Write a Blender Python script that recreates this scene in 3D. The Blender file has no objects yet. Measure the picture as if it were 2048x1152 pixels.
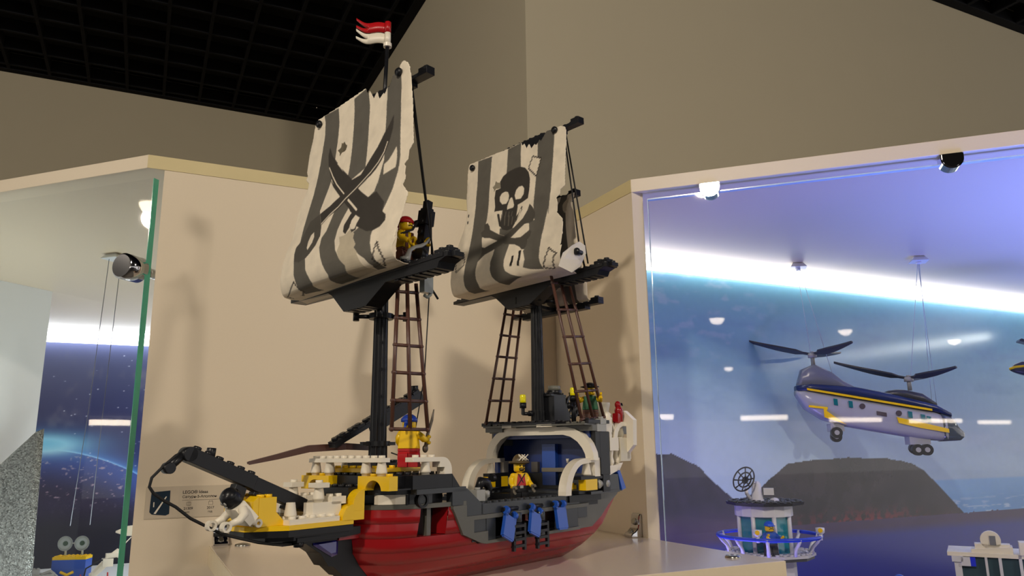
import bpy, bmesh, math, random
import numpy as np
from mathutils import Matrix, Vector
random.seed(4)
PI = math.pi
MM = 0.001

# ---------------------------------------------------------------- camera
# room frame in millimetres: x runs along the back walls, y into the corner, z=0 is the shelf top
sc = bpy.context.scene
TURN = math.radians(63.95); PITCH = math.radians(12.17); ROLL = math.radians(-0.735)
def to_room(v):                       # viewing frame (right, forward, up) -> room frame
    return Vector((v[0]*math.sin(TURN)+v[1]*math.cos(TURN), -v[0]*math.cos(TURN)+v[1]*math.sin(TURN), v[2]))
fw = Vector((0, math.cos(PITCH), math.sin(PITCH))); r0 = Vector((1, 0, 0)); u0 = r0.cross(fw)
rt = r0*math.cos(ROLL)+u0*math.sin(ROLL); up = u0*math.cos(ROLL)-r0*math.sin(ROLL)
rt, up, fw = to_room(rt), to_room(up), to_room(fw)
cd = bpy.data.cameras.new('camera'); cam = bpy.data.objects.new('camera', cd); sc.collection.objects.link(cam)
cm = Matrix((rt, up, -fw)).transposed().to_4x4(); cm.translation = Vector((0, 0, 0.096)); cam.matrix_world = cm
cd.sensor_width = 36; cd.lens = 36*1500/2048; cd.clip_start = 0.02; cd.clip_end = 200
cd.dof.use_dof = False
sc.camera = cam
sc.view_settings.view_transform = 'Standard'; sc.view_settings.look = 'None'
sc.view_settings.gamma = 1.0; sc.view_settings.exposure = 0.0
try: sc.view_settings.use_curve_mapping = False
except Exception: pass

# ---------------------------------------------------------------- world and room lights
wd = bpy.data.worlds.new('world'); sc.world = wd; wd.use_nodes = True
wd.node_tree.nodes['Background'].inputs[0].default_value = (0.84, 0.80, 0.77, 1)
wd.node_tree.nodes['Background'].inputs[1].default_value = 1.05
CEIL = 1139
def area(name, loc, size, power, color, target, shape='DISK', sy=None, spread=PI):
    l = bpy.data.lights.new(name, 'AREA'); l.shape = shape; l.size = size*MM
    if sy: l.size_y = sy*MM
    l.energy = power; l.color = color; l.spread = spread
    o = bpy.data.objects.new(name, l); sc.collection.objects.link(o)
    o.location = Vector(loc)*MM
    o.rotation_euler = (Vector(target)-Vector(loc)).to_track_quat('-Z', 'Y').to_euler()
    return o
WARM = (1.0, 0.88, 0.73)
DOWNLIGHTS = [(900, -1700), (-900, -640), (-3542, -2992), (-3589, -4545), (-3650, -6186), (-6553, -5795), (-2515, 918)]  # first entry is an added fill lamp, the rest are hall lamps
area('downlight_and_fill_beam', (-900, -640, CEIL-64), 90, 17, WARM, (300, 700, 150), spread=math.radians(165))
area('downlight_and_fill_beam', (-2515, 918, CEIL-64), 90, 6, WARM, (300, 700, 150), spread=math.radians(150))

area('downlight_and_fill_beam', (900, -1700, CEIL-64), 120, 13, WARM, (250, 600, 100), spread=math.radians(150))  # added fill from the right front, softens the shadows

# ---------------------------------------------------------------- node materials
def srgb(c):
    return tuple(((x/255)/12.92 if x/255 <= 0.04045 else ((x/255+0.055)/1.055)**2.4) for x in c)
MATS = {}
def mat(name, rgb, rough=0.4, metal=0.0, spec=0.5, noise=0.06, nscale=60, bump=0.0, trans=0.0, emit=0.0, coat=0.0):
    if name in MATS: return MATS[name]
    m = bpy.data.materials.new(name); m.use_nodes = True; nt = m.node_tree; b = nt.nodes['Principled BSDF']
    c = srgb(rgb)
    tc = nt.nodes.new('ShaderNodeTexCoord'); nz = nt.nodes.new('ShaderNodeTexNoise'); nz.inputs['Scale'].default_value = nscale; nz.inputs['Detail'].default_value = 4
    nt.links.new(tc.outputs['Object'], nz.inputs['Vector'])
    mx = nt.nodes.new('ShaderNodeMix'); mx.data_type = 'RGBA'
    mx.inputs['A'].default_value = (*[max(0, x*(1-noise)) for x in c], 1); mx.inputs['B'].default_value = (*[min(1, x*(1+noise)) for x in c], 1)
    nt.links.new(nz.outputs['Fac'], mx.inputs['Factor']); nt.links.new(mx.outputs['Result'], b.inputs['Base Color'])
    b.inputs['Roughness'].default_value = rough; b.inputs['Metallic'].default_value = metal
    b.inputs['Specular IOR Level'].default_value = spec; b.inputs['Transmission Weight'].default_value = trans
    b.inputs['Coat Weight'].default_value = coat
    if emit:
        b.inputs['Emission Color'].default_value = (*c, 1); b.inputs['Emission Strength'].default_value = emit
    if bump:
        bp = nt.nodes.new('ShaderNodeBump'); bp.inputs['Strength'].default_value = bump; bp.inputs['Distance'].default_value = 0.001
        nt.links.new(nz.outputs['Fac'], bp.inputs['Height']); nt.links.new(bp.outputs['Normal'], b.inputs['Normal'])
    MATS[name] = m; return m
def painted(name, rough=0.6, attr='paint', noise=0.0, coat=0.0):
    m = bpy.data.materials.new(name); m.use_nodes = True; nt = m.node_tree; b = nt.nodes['Principled BSDF']
    a = nt.nodes.new('ShaderNodeAttribute'); a.attribute_name = attr; out = a.outputs['Color']
    if noise:
        tc = nt.nodes.new('ShaderNodeTexCoord'); nz = nt.nodes.new('ShaderNodeTexNoise'); nz.inputs['Scale'].default_value = 90; nz.inputs['Detail'].default_value = 6
        nt.links.new(tc.outputs['Object'], nz.inputs['Vector'])
        mr = nt.nodes.new('ShaderNodeMapRange'); mr.inputs['To Min'].default_value = 1-noise; mr.inputs['To Max'].default_value = 1+noise
        nt.links.new(nz.outputs['Fac'], mr.inputs['Value'])
        mx = nt.nodes.new('ShaderNodeVectorMath'); mx.operation = 'SCALE'
        nt.links.new(out, mx.inputs[0]); nt.links.new(mr.outputs['Result'], mx.inputs['Scale']); out = mx.outputs[0]
    nt.links.new(out, b.inputs['Base Color']); b.inputs['Roughness'].default_value = rough; b.inputs['Specular IOR Level'].default_value = 0.3
    if coat: b.inputs['Coat Weight'].default_value = coat; b.inputs['Coat Roughness'].default_value = .14; b.inputs['Coat IOR'].default_value = 1.6
    MATS[name] = m; return m
def glass_mat(name, tint=(1, 1, 1), ior=1.46):
    m = bpy.data.materials.new(name); m.use_nodes = True; nt = m.node_tree; nt.nodes.clear()
    o = nt.nodes.new('ShaderNodeOutputMaterial'); t = nt.nodes.new('ShaderNodeBsdfTransparent'); g = nt.nodes.new('ShaderNodeBsdfGlossy')
    fr = nt.nodes.new('ShaderNodeFresnel'); fr.inputs['IOR'].default_value = ior; mx = nt.nodes.new('ShaderNodeMixShader')
    t.inputs['Color'].default_value = (*tint, 1); g.inputs['Roughness'].default_value = 0.02
    nz = nt.nodes.new('ShaderNodeTexNoise'); nz.inputs['Scale'].default_value = 4; bp = nt.nodes.new('ShaderNodeBump'); bp.inputs['Strength'].default_value = 0.004
    nt.links.new(nz.outputs['Fac'], bp.inputs['Height']); nt.links.new(bp.outputs['Normal'], g.inputs['Normal'])
    ge = nt.nodes.new('ShaderNodeNewGeometry'); k1 = nt.nodes.new('ShaderNodeMath'); k1.operation = 'SUBTRACT'; k1.inputs[0].default_value = 1
    k2 = nt.nodes.new('ShaderNodeMath'); k2.operation = 'MULTIPLY'; k2.use_clamp = True; nt.links.new(ge.outputs['Backfacing'], k1.inputs[1]); nt.links.new(k1.outputs[0], k2.inputs[0]); nt.links.new(fr.outputs['Fac'], k2.inputs[1])
    nt.links.new(k2.outputs[0], mx.inputs['Fac']); nt.links.new(t.outputs[0], mx.inputs[1]); nt.links.new(g.outputs[0], mx.inputs[2]); nt.links.new(mx.outputs[0], o.inputs['Surface'])
    MATS[name] = m; return m
BLACK = mat('black_plastic', (24, 25, 29), 0.34, noise=.15, spec=.32)
DGREY = mat('dark_grey_plastic', (46, 50, 55), 0.3)
GREY = mat('old_grey_plastic', (90, 89, 82), 0.32)
LGREY = mat('light_grey_plastic', (160, 160, 155), 0.3)
WHITE = mat('white_plastic', (236, 228, 210), 0.28, noise=.02)
RED = mat('dark_red_plastic', (150, 22, 28), 0.22, noise=.04)
RED2 = mat('red_plastic', (178, 24, 30), 0.28)
YELLOW = mat('yellow_plastic', (240, 196, 12), 0.26, noise=.03)
BROWN = mat('brown_plastic', (84, 54, 44), 0.35)
BLUE = mat('blue_plastic', (36, 84, 182), 0.28)
NAVY = mat('navy_plastic', (30, 54, 120), 0.35)
TYEL = mat('clear_yellow_plastic', (238, 226, 20), 0.1, noise=0, emit=0.0)
TBLUE = mat('clear_blue_plastic', (40, 40, 130), 0.08, noise=.1, coat=1)
CHROME = mat('chrome', (205, 205, 208), 0.09, metal=1.0, noise=.02)
CORD = mat('black_cord', (22, 22, 24), 0.7)
LAM = mat('cream_laminate', (226, 211, 186), 0.42, noise=.015, nscale=500)
EDGE = mat('yellowed_edge_band', (214, 198, 150), 0.5, noise=.06, nscale=25)
INNER = mat('white_laminate', (226, 230, 232), 0.45, noise=.01)
WALLM = mat('taupe_wall_paint', (180, 171, 149), 0.8, noise=.02, nscale=12, bump=.1)
LED = mat('led_diffuser', (255, 255, 255), 0.5, noise=0, emit=4.2)
LED2 = mat('cool_led_diffuser', (240, 246, 255), 0.5, noise=0, emit=6.5)
LAMPW = mat('lamp_diffuser', (255, 238, 214), 0.5, noise=0, emit=26)
GLASS = glass_mat('clear_glass')
GLASSG = mat('green_glass_edge', (70, 170, 142), 0.12, noise=.15, coat=1)
SILVER = mat('brushed_steel', (170, 168, 160), 0.28, metal=1)

# ---------------------------------------------------------------- mesh helpers (coordinates in millimetres)
class MB:
    def __init__(s): s.v = []; s.f = []; s.sm = []; s.mi = []; s.T = None; s.m = 0
    def add(s, vs, fs, smooth=False):
        n = len(s.v)
        for p in vs:
            p = Vector(p)
            if s.T is not None: p = s.T @ p
            s.v.append(p)
        for f in fs: s.f.append([i+n for i in f]); s.sm.append(smooth); s.mi.append(s.m)
        return s
    def box(s, x0, x1, y0, y1, z0, z1):
        return s.add([(x, y, z) for z in (z0, z1) for y in (y0, y1) for x in (x0, x1)],
                     [(0, 2, 3, 1), (4, 5, 7, 6), (0, 1, 5, 4), (2, 6, 7, 3), (0, 4, 6, 2), (1, 3, 7, 5)])
    def cyl(s, p0, p1, ra, rb=None, n=16, smooth=True):
        rb = ra if rb is None else rb
        p0, p1 = Vector(p0), Vector(p1); d = (p1-p0).normalized(); a = d.orthogonal().normalized(); b = d.cross(a)
        vs = [p0+(a*math.cos(t)+b*math.sin(t))*ra for t in [2*PI*i/n for i in range(n)]]+[p1+(a*math.cos(t)+b*math.sin(t))*rb for t in [2*PI*i/n for i in range(n)]]
        s.add(vs, [(i, (i+1) % n, n+(i+1) % n, n+i) for i in range(n)], smooth)
        k = len(s.v)-2*n
        for ring in (list(range(n))[::-1], list(range(n, 2*n))):
            s.f.append([k+i for i in ring]); s.sm.append(False); s.mi.append(s.m)
        return s
    def ring(s, p0, p1, ro, ri, n=18):
        p0, p1 = Vector(p0), Vector(p1); d = (p1-p0).normalized(); a = d.orthogonal().normalized(); b = d.cross(a)
        vs = []
        for p, r in ((p0, ro), (p1, ro), (p1, ri), (p0, ri)):
            vs += [p+(a*math.cos(t)+b*math.sin(t))*r for t in [2*PI*i/n for i in range(n)]]
        fs = []
        for k in range(4):
            for i in range(n): fs.append((k*n+i, k*n+(i+1) % n, ((k+1) % 4)*n+(i+1) % n, ((k+1) % 4)*n+i))
        return s.add(vs, fs, False)
    def tube(s, pts, r, n=8, smooth=True, closed=False):
        pts = [Vector(p) for p in pts]; rs = r if isinstance(r, (list, tuple)) else [r]*len(pts)
        m = len(pts); vs = []; prev = None
        for i, p in enumerate(pts):
            t = (pts[min(i+1, m-1)]-pts[max(i-1, 0)]).normalized()
            a = t.orthogonal().normalized() if prev is None else (prev-t*prev.dot(t)).normalized()
            prev = a; b = t.cross(a)
            vs += [p+(a*math.cos(2*PI*k/n)+b*math.sin(2*PI*k/n))*rs[i] for k in range(n)]
        fs = [(i*n+k, i*n+(k+1) % n, (i+1)*n+(k+1) % n, (i+1)*n+k) for i in range(m-1) for k in range(n)]
        s.add(vs, fs, smooth); o = len(s.v)-m*n
        for ring in (list(range(n))[::-1], [(m-1)*n+k for k in range(n)]):
            s.f.append([o+i for i in ring]); s.sm.append(False); s.mi.append(s.m)
        return s
    def prism(s, poly, axis, a0, a1):
        # poly: 2-D points; axis 'y': points are (x,z); 'x': (y,z); 'z': (x,y)
        def P(q, a): return {'y': (q[0], a, q[1]), 'x': (a, q[0], q[1]), 'z': (q[0], q[1], a)}[axis]
        n = len(poly)
        return s.add([P(q, a0) for q in poly]+[P(q, a1) for q in poly],
                     [list(range(n))[::-1], list(range(n, 2*n))]+[(i, (i+1) % n, n+(i+1) % n, n+i) for i in range(n)])
    def lathe(s, c, prof, n=20, axis='z', smooth=True):
        vs = []
        for r, h in prof:
            for i in range(n):
                t = 2*PI*i/n; x, y = r*math.cos(t), r*math.sin(t)
                vs.append({'z': (c[0]+x, c[1]+y, c[2]+h), 'x': (c[0]+h, c[1]+x, c[2]+y), 'y': (c[0]+x, c[1]+h, c[2]+y)}[axis])
        m = len(prof)
        fs = [(i*n+k, i*n+(k+1) % n, (i+1)*n+(k+1) % n, (i+1)*n+k) for i in range(m-1) for k in range(n)]
        return s.add(vs, fs, smooth)
    def ball(s, c, r, nu=16, nv=10, z0=-1, z1=1):
        rr = r if isinstance(r, (tuple, list)) else (r, r, r); vs = []
        a0, a1 = math.asin(z0), math.asin(z1)
        for j in range(nv+1):
            a = a0+(a1-a0)*j/nv
            for i in range(nu):
                t = 2*PI*i/nu; vs.append((c[0]+rr[0]*math.cos(a)*math.cos(t), c[1]+rr[1]*math.cos(a)*math.sin(t), c[2]+rr[2]*math.sin(a)))
        return s.add(vs, [(j*nu+i, j*nu+(i+1) % nu, (j+1)*nu+(i+1) % nu, (j+1)*nu+i) for j in range(nv) for i in range(nu)], True)
    def stud(s, x, y, z, r=2.4, h=1.7): return s.cyl((x, y, z-.1), (x, y, z+h), r, n=14)
    def brick(s, x0, x1, y0, y1, z0, z1, studs=True, g=0.05):
        s.box(x0+g, x1-g, y0+g, y1-g, z0, z1)
        if studs:
            nx, ny = max(1, round((x1-x0)/8)), max(1, round((y1-y0)/8))
            for i in range(nx):
                for j in range(ny): s.stud(x0+(i+.5)*(x1-x0)/nx, y0+(j+.5)*(y1-y0)/ny, z1)
        return s
    def build(s, name, m, parent=None, bevel=0.0, tag_=None):
        me = bpy.data.meshes.new(name); me.from_pydata([tuple(p*MM) for p in s.v], [], s.f); me.update()
        me.polygons.foreach_set('use_smooth', s.sm)
        ms = m if isinstance(m, (list, tuple)) else [m]
        for q in ms: me.materials.append(q)
        if len(ms) > 1: me.polygons.foreach_set('material_index', s.mi)
        bm = bmesh.new(); bm.from_mesh(me); bmesh.ops.remove_doubles(bm, verts=bm.verts, dist=1e-6); bmesh.ops.recalc_face_normals(bm, faces=bm.faces); bm.to_mesh(me); bm.free()
        o = bpy.data.objects.new(name, me); sc.collection.objects.link(o)
        if parent: o.parent = parent
        if bevel:
            md = o.modifiers.new('bevel', 'BEVEL'); md.width = bevel*MM; md.segments = 1; md.limit_method = 'ANGLE'; md.angle_limit = math.radians(50)
        if tag_: tag(o, *tag_)
        return o
def tag(o, label, cat, group=None):
    o['label'] = label; o['category'] = cat
    if group: o['group'] = group
    return o
def empty(name, loc, rz=0, label=None, cat=None, group=None):
    o = bpy.data.objects.new(name, None); sc.collection.objects.link(o); o.empty_display_size = .01
    o.location = Vector(loc)*MM; o.rotation_euler = (0, 0, rz)
    if label: tag(o, label, cat, group)
    return o
def structure(o): o['kind'] = 'structure'; return o
def text(name, body, size, m, parent, M, extrude=0.05, align='LEFT'):
    c = bpy.data.curves.new(name, 'FONT'); c.body = body; c.size = size*MM; c.extrude = extrude*MM; c.align_x = align; c.offset = 0.000012*size
    o = bpy.data.objects.new(name, c); sc.collection.objects.link(o); c.materials.append(m)
    dg = bpy.context.evaluated_depsgraph_get(); me = bpy.data.meshes.new_from_object(o.evaluated_get(dg)); sc.collection.objects.unlink(o); bpy.data.objects.remove(o)
    t = bpy.data.objects.new(name, me); sc.collection.objects.link(t); t.parent = parent; t.matrix_local = M; return t

# ---------------------------------------------------------------- room
mb = MB(); mb.box(-2600, 523.5, 2323, 2423, -1100, CEIL+60); structure(mb.build('wall_left', WALLM))
mb = MB(); mb.box(523.5, 623, 1006.6, 2423, -1100, CEIL+60); structure(mb.build('wall_middle', WALLM))
mb = MB(); mb.box(623, 4200, 1006.6, 1106, -1100, CEIL+60); structure(mb.build('wall_right', WALLM))
VOID = mat('ceiling_void', (1, 2, 4), 0.95); GRID = mat('black_grid_ceiling', (30, 31, 35), 0.9, spec=.1)
mb = MB(); mb.box(-24000, 4200, -34000, 2423, CEIL+60, CEIL+100)
structure(mb.build('ceiling', VOID))
mb = MB()
x = -20*1.0323-97*26
while x < 3000:
    y1 = 2323 if x < 515 else 1006
    if x > 560 or x < 515: mb.box(x-4, x+4, -600, y1, CEIL, CEIL+34)
    x += 97
y = 1888-97*25
while y < 2320:
    mb.box(-2600, 3000 if y < 1000 else 523, y-4, y+4, CEIL+.5, CEIL+34.5)
    y += 97
mb.box(-2600, 523, 2300, 2323, CEIL-1, CEIL+34); mb.box(500, 523, 1000, 2323, CEIL-1, CEIL+34); mb.box(523, 3000, 984, 1006, CEIL-1, CEIL+34)
g = structure(mb.build('ceiling_grid', GRID)); g['label'] = 'black open cell ceiling grid'
mb = MB(); mb.box(-24000, 4200, -34000, 2423, -1140, -1100); structure(mb.build('floor', mat('grey_floor_tiles', (120, 112, 102), .5)))

# lamps of the hall behind the viewer, plus one added fill: they light the ship and mirror in the glass
SPOTNOTE = ['added as fill behind the viewer to the right', 'nearest behind the viewer, lighting the ship', 'mirrored highest left in the right glass', 'mirrored right of the rotor mast in the right glass', 'mirrored faintest at the far right of the right glass', 'mirrored small and low in the right glass', 'mirrored at the top corner of the left glass pane']
for i, (a, b) in enumerate(DOWNLIGHTS):
    e = empty('downlight', (a, b, CEIL), 0, 'round recessed ceiling downlight '+SPOTNOTE[i], 'lamp', 'round downlights behind the viewer')
    mb = MB(); mb.ring((0, 0, -6), (0, 0, 30), 78, 62, 28); mb.build('lamp_ring', SILVER, e)
    mb = MB(); mb.ball((0, 0, 0), (60, 60, 52), 24, 10, z0=-1, z1=.1); mb.build('lamp_lens', LAMPW, e)
BARS = [(-17740, -16232, -16844, -17396), (-18357, -21004, -17988, -23148), (-18820, -25906, -18425, -28373), (-19463, -31198, -19300, -33000), (-17430, -12809, -17350, -13214), (-23900, 3740, -23750, 2770), (-23700, 2270, -24000, 1200)]
BARNOTE = ['left of the helicopter', 'across the helicopter belly', 'across the helicopter nose', 'at the right picture edge', 'at the left glass edge', 'left one', 'right one beside the green edge']
for (a, b, c, d), note in zip(BARS, BARNOTE):
    ang = math.atan2(d-b, c-a); L = math.hypot(c-a, d-b)
    e = empty('ceiling_light_bar', ((a+c)/2, (b+d)/2, CEIL), ang, 'white ceiling light bar mirrored in the '+('left' if a < -22000 else 'right')+' glass, '+note, 'lamp', 'light bars mirrored in the glass fronts')
    mb = MB(); mb.box(-L/2, L/2, -90, 90, -60, 10); mb.build('housing', WHITE, e)
    mb = MB(); mb.box(-L/2+20, L/2-20, -95, 95, -210, -61); mb.build('diffuser', LAMPW, e)

# ---------------------------------------------------------------- painted sheets (printed pictures): colour per vertex on a fine grid
rng = np.random.RandomState(7)
def vnoise(x, y, seed=0, octaves=4):
    r = np.random.RandomState(seed); t = r.rand(64, 64); out = np.zeros_like(x, dtype=float); amp = 1.0; tot = 0
    for o in range(octaves):
        xi = np.floor(x).astype(int); yi = np.floor(y).astype(int); fx = x-xi; fy = y-yi; fx = fx*fx*(3-2*fx); fy = fy*fy*(3-2*fy)
        g = lambda a, b: t[a % 64, b % 64]
        out += amp*((g(xi, yi)*(1-fx)+g(xi+1, yi)*fx)*(1-fy)+(g(xi, yi+1)*(1-fx)+g(xi+1, yi+1)*fx)*fy); tot += amp
        x = x*2.03+5.1; y = y*2.03+1.7; amp *= 0.5
    return out/tot
def lin(c):
    c = np.clip(np.asarray(c, float)/255, 0, 1); return np.where(c <= .04045, c/12.92, ((c+.055)/1.055)**2.4)
def grid_mesh(name, P, col, m, parent=None, mask=None):
    ny, nx = P.shape[:2]
    me = bpy.data.meshes.new(name); idx = np.arange(nx*ny).reshape(ny, nx)
    f = np.stack([idx[:-1, :-1], idx[:-1, 1:], idx[1:, 1:], idx[1:, :-1]], -1)
    f = f.reshape(-1, 4) if mask is None else f[mask]
    used = np.zeros(nx*ny, bool); used[f.ravel()] = True; rem = np.cumsum(used)-1
    me.from_pydata((P.reshape(-1, 3)[used]*MM).tolist(), [], rem[f].tolist()); me.update()
    a = me.color_attributes.new('paint', 'FLOAT_COLOR', 'POINT')
    c4 = np.ones((used.sum(), 4), np.float32); c4[:, :3] = lin(col.reshape(-1, 3)[used]); a.data.foreach_set('color', c4.ravel())
    me.polygons.foreach_set('use_smooth', [True]*len(me.polygons)); me.materials.append(m)
    o = bpy.data.objects.new(name, me); sc.collection.objects.link(o)
    if parent: o.parent = parent
    return o
def inside(poly, X, Y):
    r = np.zeros(X.shape, bool); n = len(poly)
    for i in range(n):
        (x0, y0), (x1, y1) = poly[i], poly[(i+1) % n]
        if y0 == y1: continue
        c = ((y0 > Y) != (y1 > Y)) & (X < (x1-x0)*(Y-y0)/(y1-y0)+x0); r ^= c
    return r

# ---------------------------------------------------------------- left display case
cl = empty('display_case', (-18, 899, 413), 0, 'cream laminate display case on the left, glass front with a space picture inside', 'display case')
off = Vector((18, -899, -413))
def part(name, mb, m, parent, base=None, bevel=0):
    o = mb.build(name, m, parent, bevel)
    return o
def shifted(root):
    M = Matrix.Translation(-root.location/MM); mb = MB(); mb.T = M; return mb
mb = shifted(cl); mb.prism([(-18, 899), (506.4, 899), (506.4, 1006), (523, 1006), (523, 2322), (-1441, 2322)], 'z', 413, 429); mb.build('top_panel', LAM, cl, .4)
mb = shifted(cl); mb.box(-18, 506.3, 898.4, 899.1, 413.2, 428.8); mb.build('side_edge_band', EDGE, cl)
mb = shifted(cl); mb.box(0, 506.4, 899, 915, -640, 412.9); mb.build('side_panel', LAM, cl)
mb = shifted(cl); mb.box(-1400, 522, 2242, 2258, -640, 412.9); mb.build('back_panel', INNER, cl)
mb = shifted(cl); mb.prism([(-180, 1698), (-196, 1704), (-900, 1000), (-889, 989)], 'z', -640, 412.9); mb.build('divider_panel', INNER, cl)
mb = shifted(cl); mb.box(-1300, 522, 918, 2240, -190, -174); mb.build('base_panel', INNER, cl)
mb = shifted(cl); mb.box(-1300, 520, 2216, 2241, 382, 412.8); mb.build('light_strip', LED2, cl)
# glass pane with polished green edge; plane x+y=901.5
q = 0.70710678
def glass(root, cx, cy, length, z0, z1, sgn, th=7):
    # pane starts at (cx,cy) and runs along (-q,q)*sgn
    d = Vector((-q, q, 0))*sgn; n = Vector((-q, -q, 0))
    p = Vector((cx, cy, 0)); e = p+d*length
    mb = shifted(root); mb.add([(*(a+n*t)[:2], z) for z in (z0, z1) for a, t in ((p, 0), (e, 0), (e, th), (p, th))], [(0, 1, 2, 3), (4, 5, 6, 7), (0, 1, 5, 4), (1, 2, 6, 5), (2, 3, 7, 6), (3, 0, 4, 7)])
    g = mb.build('glass_pane', GLASS, root)
    return g, p, n, d
g, p, n, d = glass(cl, -5.5, 907, 1200, -600, 403, 1)
mb = shifted(cl); a = p-d*.7
mb.add([(*(c+n*t)[:2], z) for z in (-600, 403) for c, t in ((a, -.2), (p, -.2), (p, 7.2), (a, 7.2))], [(0, 1, 2, 3), (4, 5, 6, 7), (0, 1, 5, 4), (1, 2, 6, 5), (2, 3, 7, 6), (3, 0, 4, 7)])
mb.build('glass_edge', GLASSG, g)
c = Vector((-15, 915, 297)); mb = shifted(cl)
mb.cyl(c+n*3, c+n*25, 14.5, n=40); mb.cyl(c+n*25, c+n*27, 14.5, 12.5, n=40); mb.cyl(c-n*8, c+n*3, 8, n=24); mb.cyl(c-n*30, c-n*8, 5.5, n=20)
mb.build('glass_bolt', CHROME, cl)
c = Vector((-60, 1338, 413)); mb = shifted(cl); mb.add([c+Vector(v) for v in ((-22, 0, -8), (0, -22, -8), (22, 0, -8), (0, 22, -8), (-14, 0, 0), (0, -14, 0), (14, 0, 0), (0, 14, 0))], [(0, 1, 2, 3), (4, 5, 6, 7), (0, 1, 5, 4), (1, 2, 6, 5), (2, 3, 7, 6), (3, 0, 4, 7)]); mb.build('hanging_hook', INNER, cl)
mb = shifted(cl); mb.tube([c+Vector((-9, 0, -8)), c+Vector((-16, 5, -250)), c+Vector((-24, 5, -420))], .5, 5); mb.tube([c+Vector((8, 0, -8)), c+Vector((4, 5, -250)), c+Vector((2, 5, -420))], .5, 5)
mb.build('hanging_thread', mat('clear_thread', (90, 96, 110), .3), cl)
# space picture on the back panel
NX, NZ = 330, 620; ax = np.linspace(-300, 500, NX); az = np.linspace(-174, 386, NZ); X, Z = np.meshgrid(ax, az)
def mixc(a, b, t): return np.asarray(a, float)*(1-t[..., None])+np.asarray(b, float)*t[..., None]
sm = lambda t: np.clip(t, 0, 1)**2*(3-2*np.clip(t, 0, 1))
col = mixc((34, 38, 84), (78, 84, 120), sm((Z-120)/250))
nb = vnoise(X/38, Z/60, 3); col = mixc(col, (120, 118, 130), sm((nb-.55)*3)*.5*sm((Z-110)/60))
rim = 112-((X+235)/235)**2*62-(X+235)*.02; dr = Z-rim
col = mixc(col, (70, 130, 215), np.exp(-np.clip(dr, 0, 999)/22)*(dr > 0))
col = mixc(col, (190, 235, 255), np.exp(-(dr/3.5)**2)*np.exp(-np.clip(X+235, 0, 999)/260))
ea = mixc((52, 76, 150), (32, 28, 58), sm(-dr/110)); ct = vnoise(X/9, Z/7, 9, 3); ea = mixc(ea, (186, 160, 170), sm((ct-.66)*7)*.7*(sm((Z+60)/60)))
ea = mixc(ea, (24, 25, 40), sm((-20-Z)/70)); col = np.where((dr < 0)[..., None], ea, col)
fl = np.exp(-(((X+222)/70)**2+((Z-122)/20)**2)); col = mixc(col, (235, 252, 255), np.clip(fl*1.8, 0, 1))
fl = np.exp(-(((X+228)/130)**2+((Z-126)/30)**2)); col = mixc(col, (90, 190, 235), np.clip(fl*.8, 0, 1))
for k in range(34):
    sx, sz = rng.uniform(-230, 10), rng.uniform(60, 360); col = mixc(col, (230, 235, 250), np.exp(-(((X-sx)**2+(Z-sz)**2)/rng.uniform(.6, 2.6))))
col = 255*(np.clip(col, 0, 255)/255)**.92
P = np.stack([X+18, np.full_like(X, 2241.2-899), Z-413], -1)
grid_mesh('space_picture', P, col, painted('printed_space_picture', .5), cl)

# ---------------------------------------------------------------- right display case
cr = empty('display_case', (506.5, 706, 396.5), 0, 'cream laminate display case on the right with glass front and a mountain picture inside', 'display case')
mb = shifted(cr); mb.prism([(506.5, 706), (506.5, 1006), (2600, 1006), (2600, -600), (1812, -600)], 'z', 396.5, 412.8); mb.build('top_panel', LAM, cr, .4)
mb = shifted(cr); mb.box(505.9, 506.5, 706.3, 898.5, 396.7, 412.6); mb.build('side_edge_band', EDGE, cr)
mb = shifted(cr); mb.box(506.5, 522.5, 706, 1005, -640, 396.4); mb.build('side_panel', LAM, cr)
mb = shifted(cr); mb.box(523, 2600, 947, 963, -640, 396.4); mb.build('back_panel', INNER, cr)
mb = shifted(cr); mb.box(530, 2600, 931, 946, 373, 396.3); mb.build('light_strip', LED, cr)
mb = shifted(cr); mb.prism([(523, 735), (523, 946), (2600, 946), (2600, -500), (1750, -490)], 'z', -330, -314); mb.build('base_panel', mat('dark_base', (34, 36, 52), .6), cr)
mb = shifted(cr); mb.box(1782, 1796, 90, 800, 338, 352); mb.build('end_light_strip', mat('end_led', (250, 255, 245), .5, noise=0, emit=12), cr)
g, p, n, d = glass(cr, 527.5, 701.5, 1600, -600, 387.5, -1, 6)
mb = shifted(cr); a = p-d*.6
mb.add([(*(c+n*t)[:2], z) for z in (-600, 387.5) for c, t in ((a, -.2), (p, -.2), (p, 6.2), (a, 6.2))], [(0, 1, 2, 3), (4, 5, 6, 7), (0, 1, 5, 4), (1, 2, 6, 5), (2, 3, 7, 6), (3, 0, 4, 7)])
mb.add([(*(c+n*t)[:2], z) for z in (386.6, 387.9) for c, t in ((p, -.2), (p+d*1600, -.2), (p+d*1600, 6.2), (p, 6.2))], [(0, 1, 2, 3), (4, 5, 6, 7), (0, 1, 5, 4), (1, 2, 6, 5), (2, 3, 7, 6), (3, 0, 4, 7)])
mb.build('glass_edge', mat('bright_glass_edge', (200, 225, 238), .15, coat=1), g)
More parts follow.
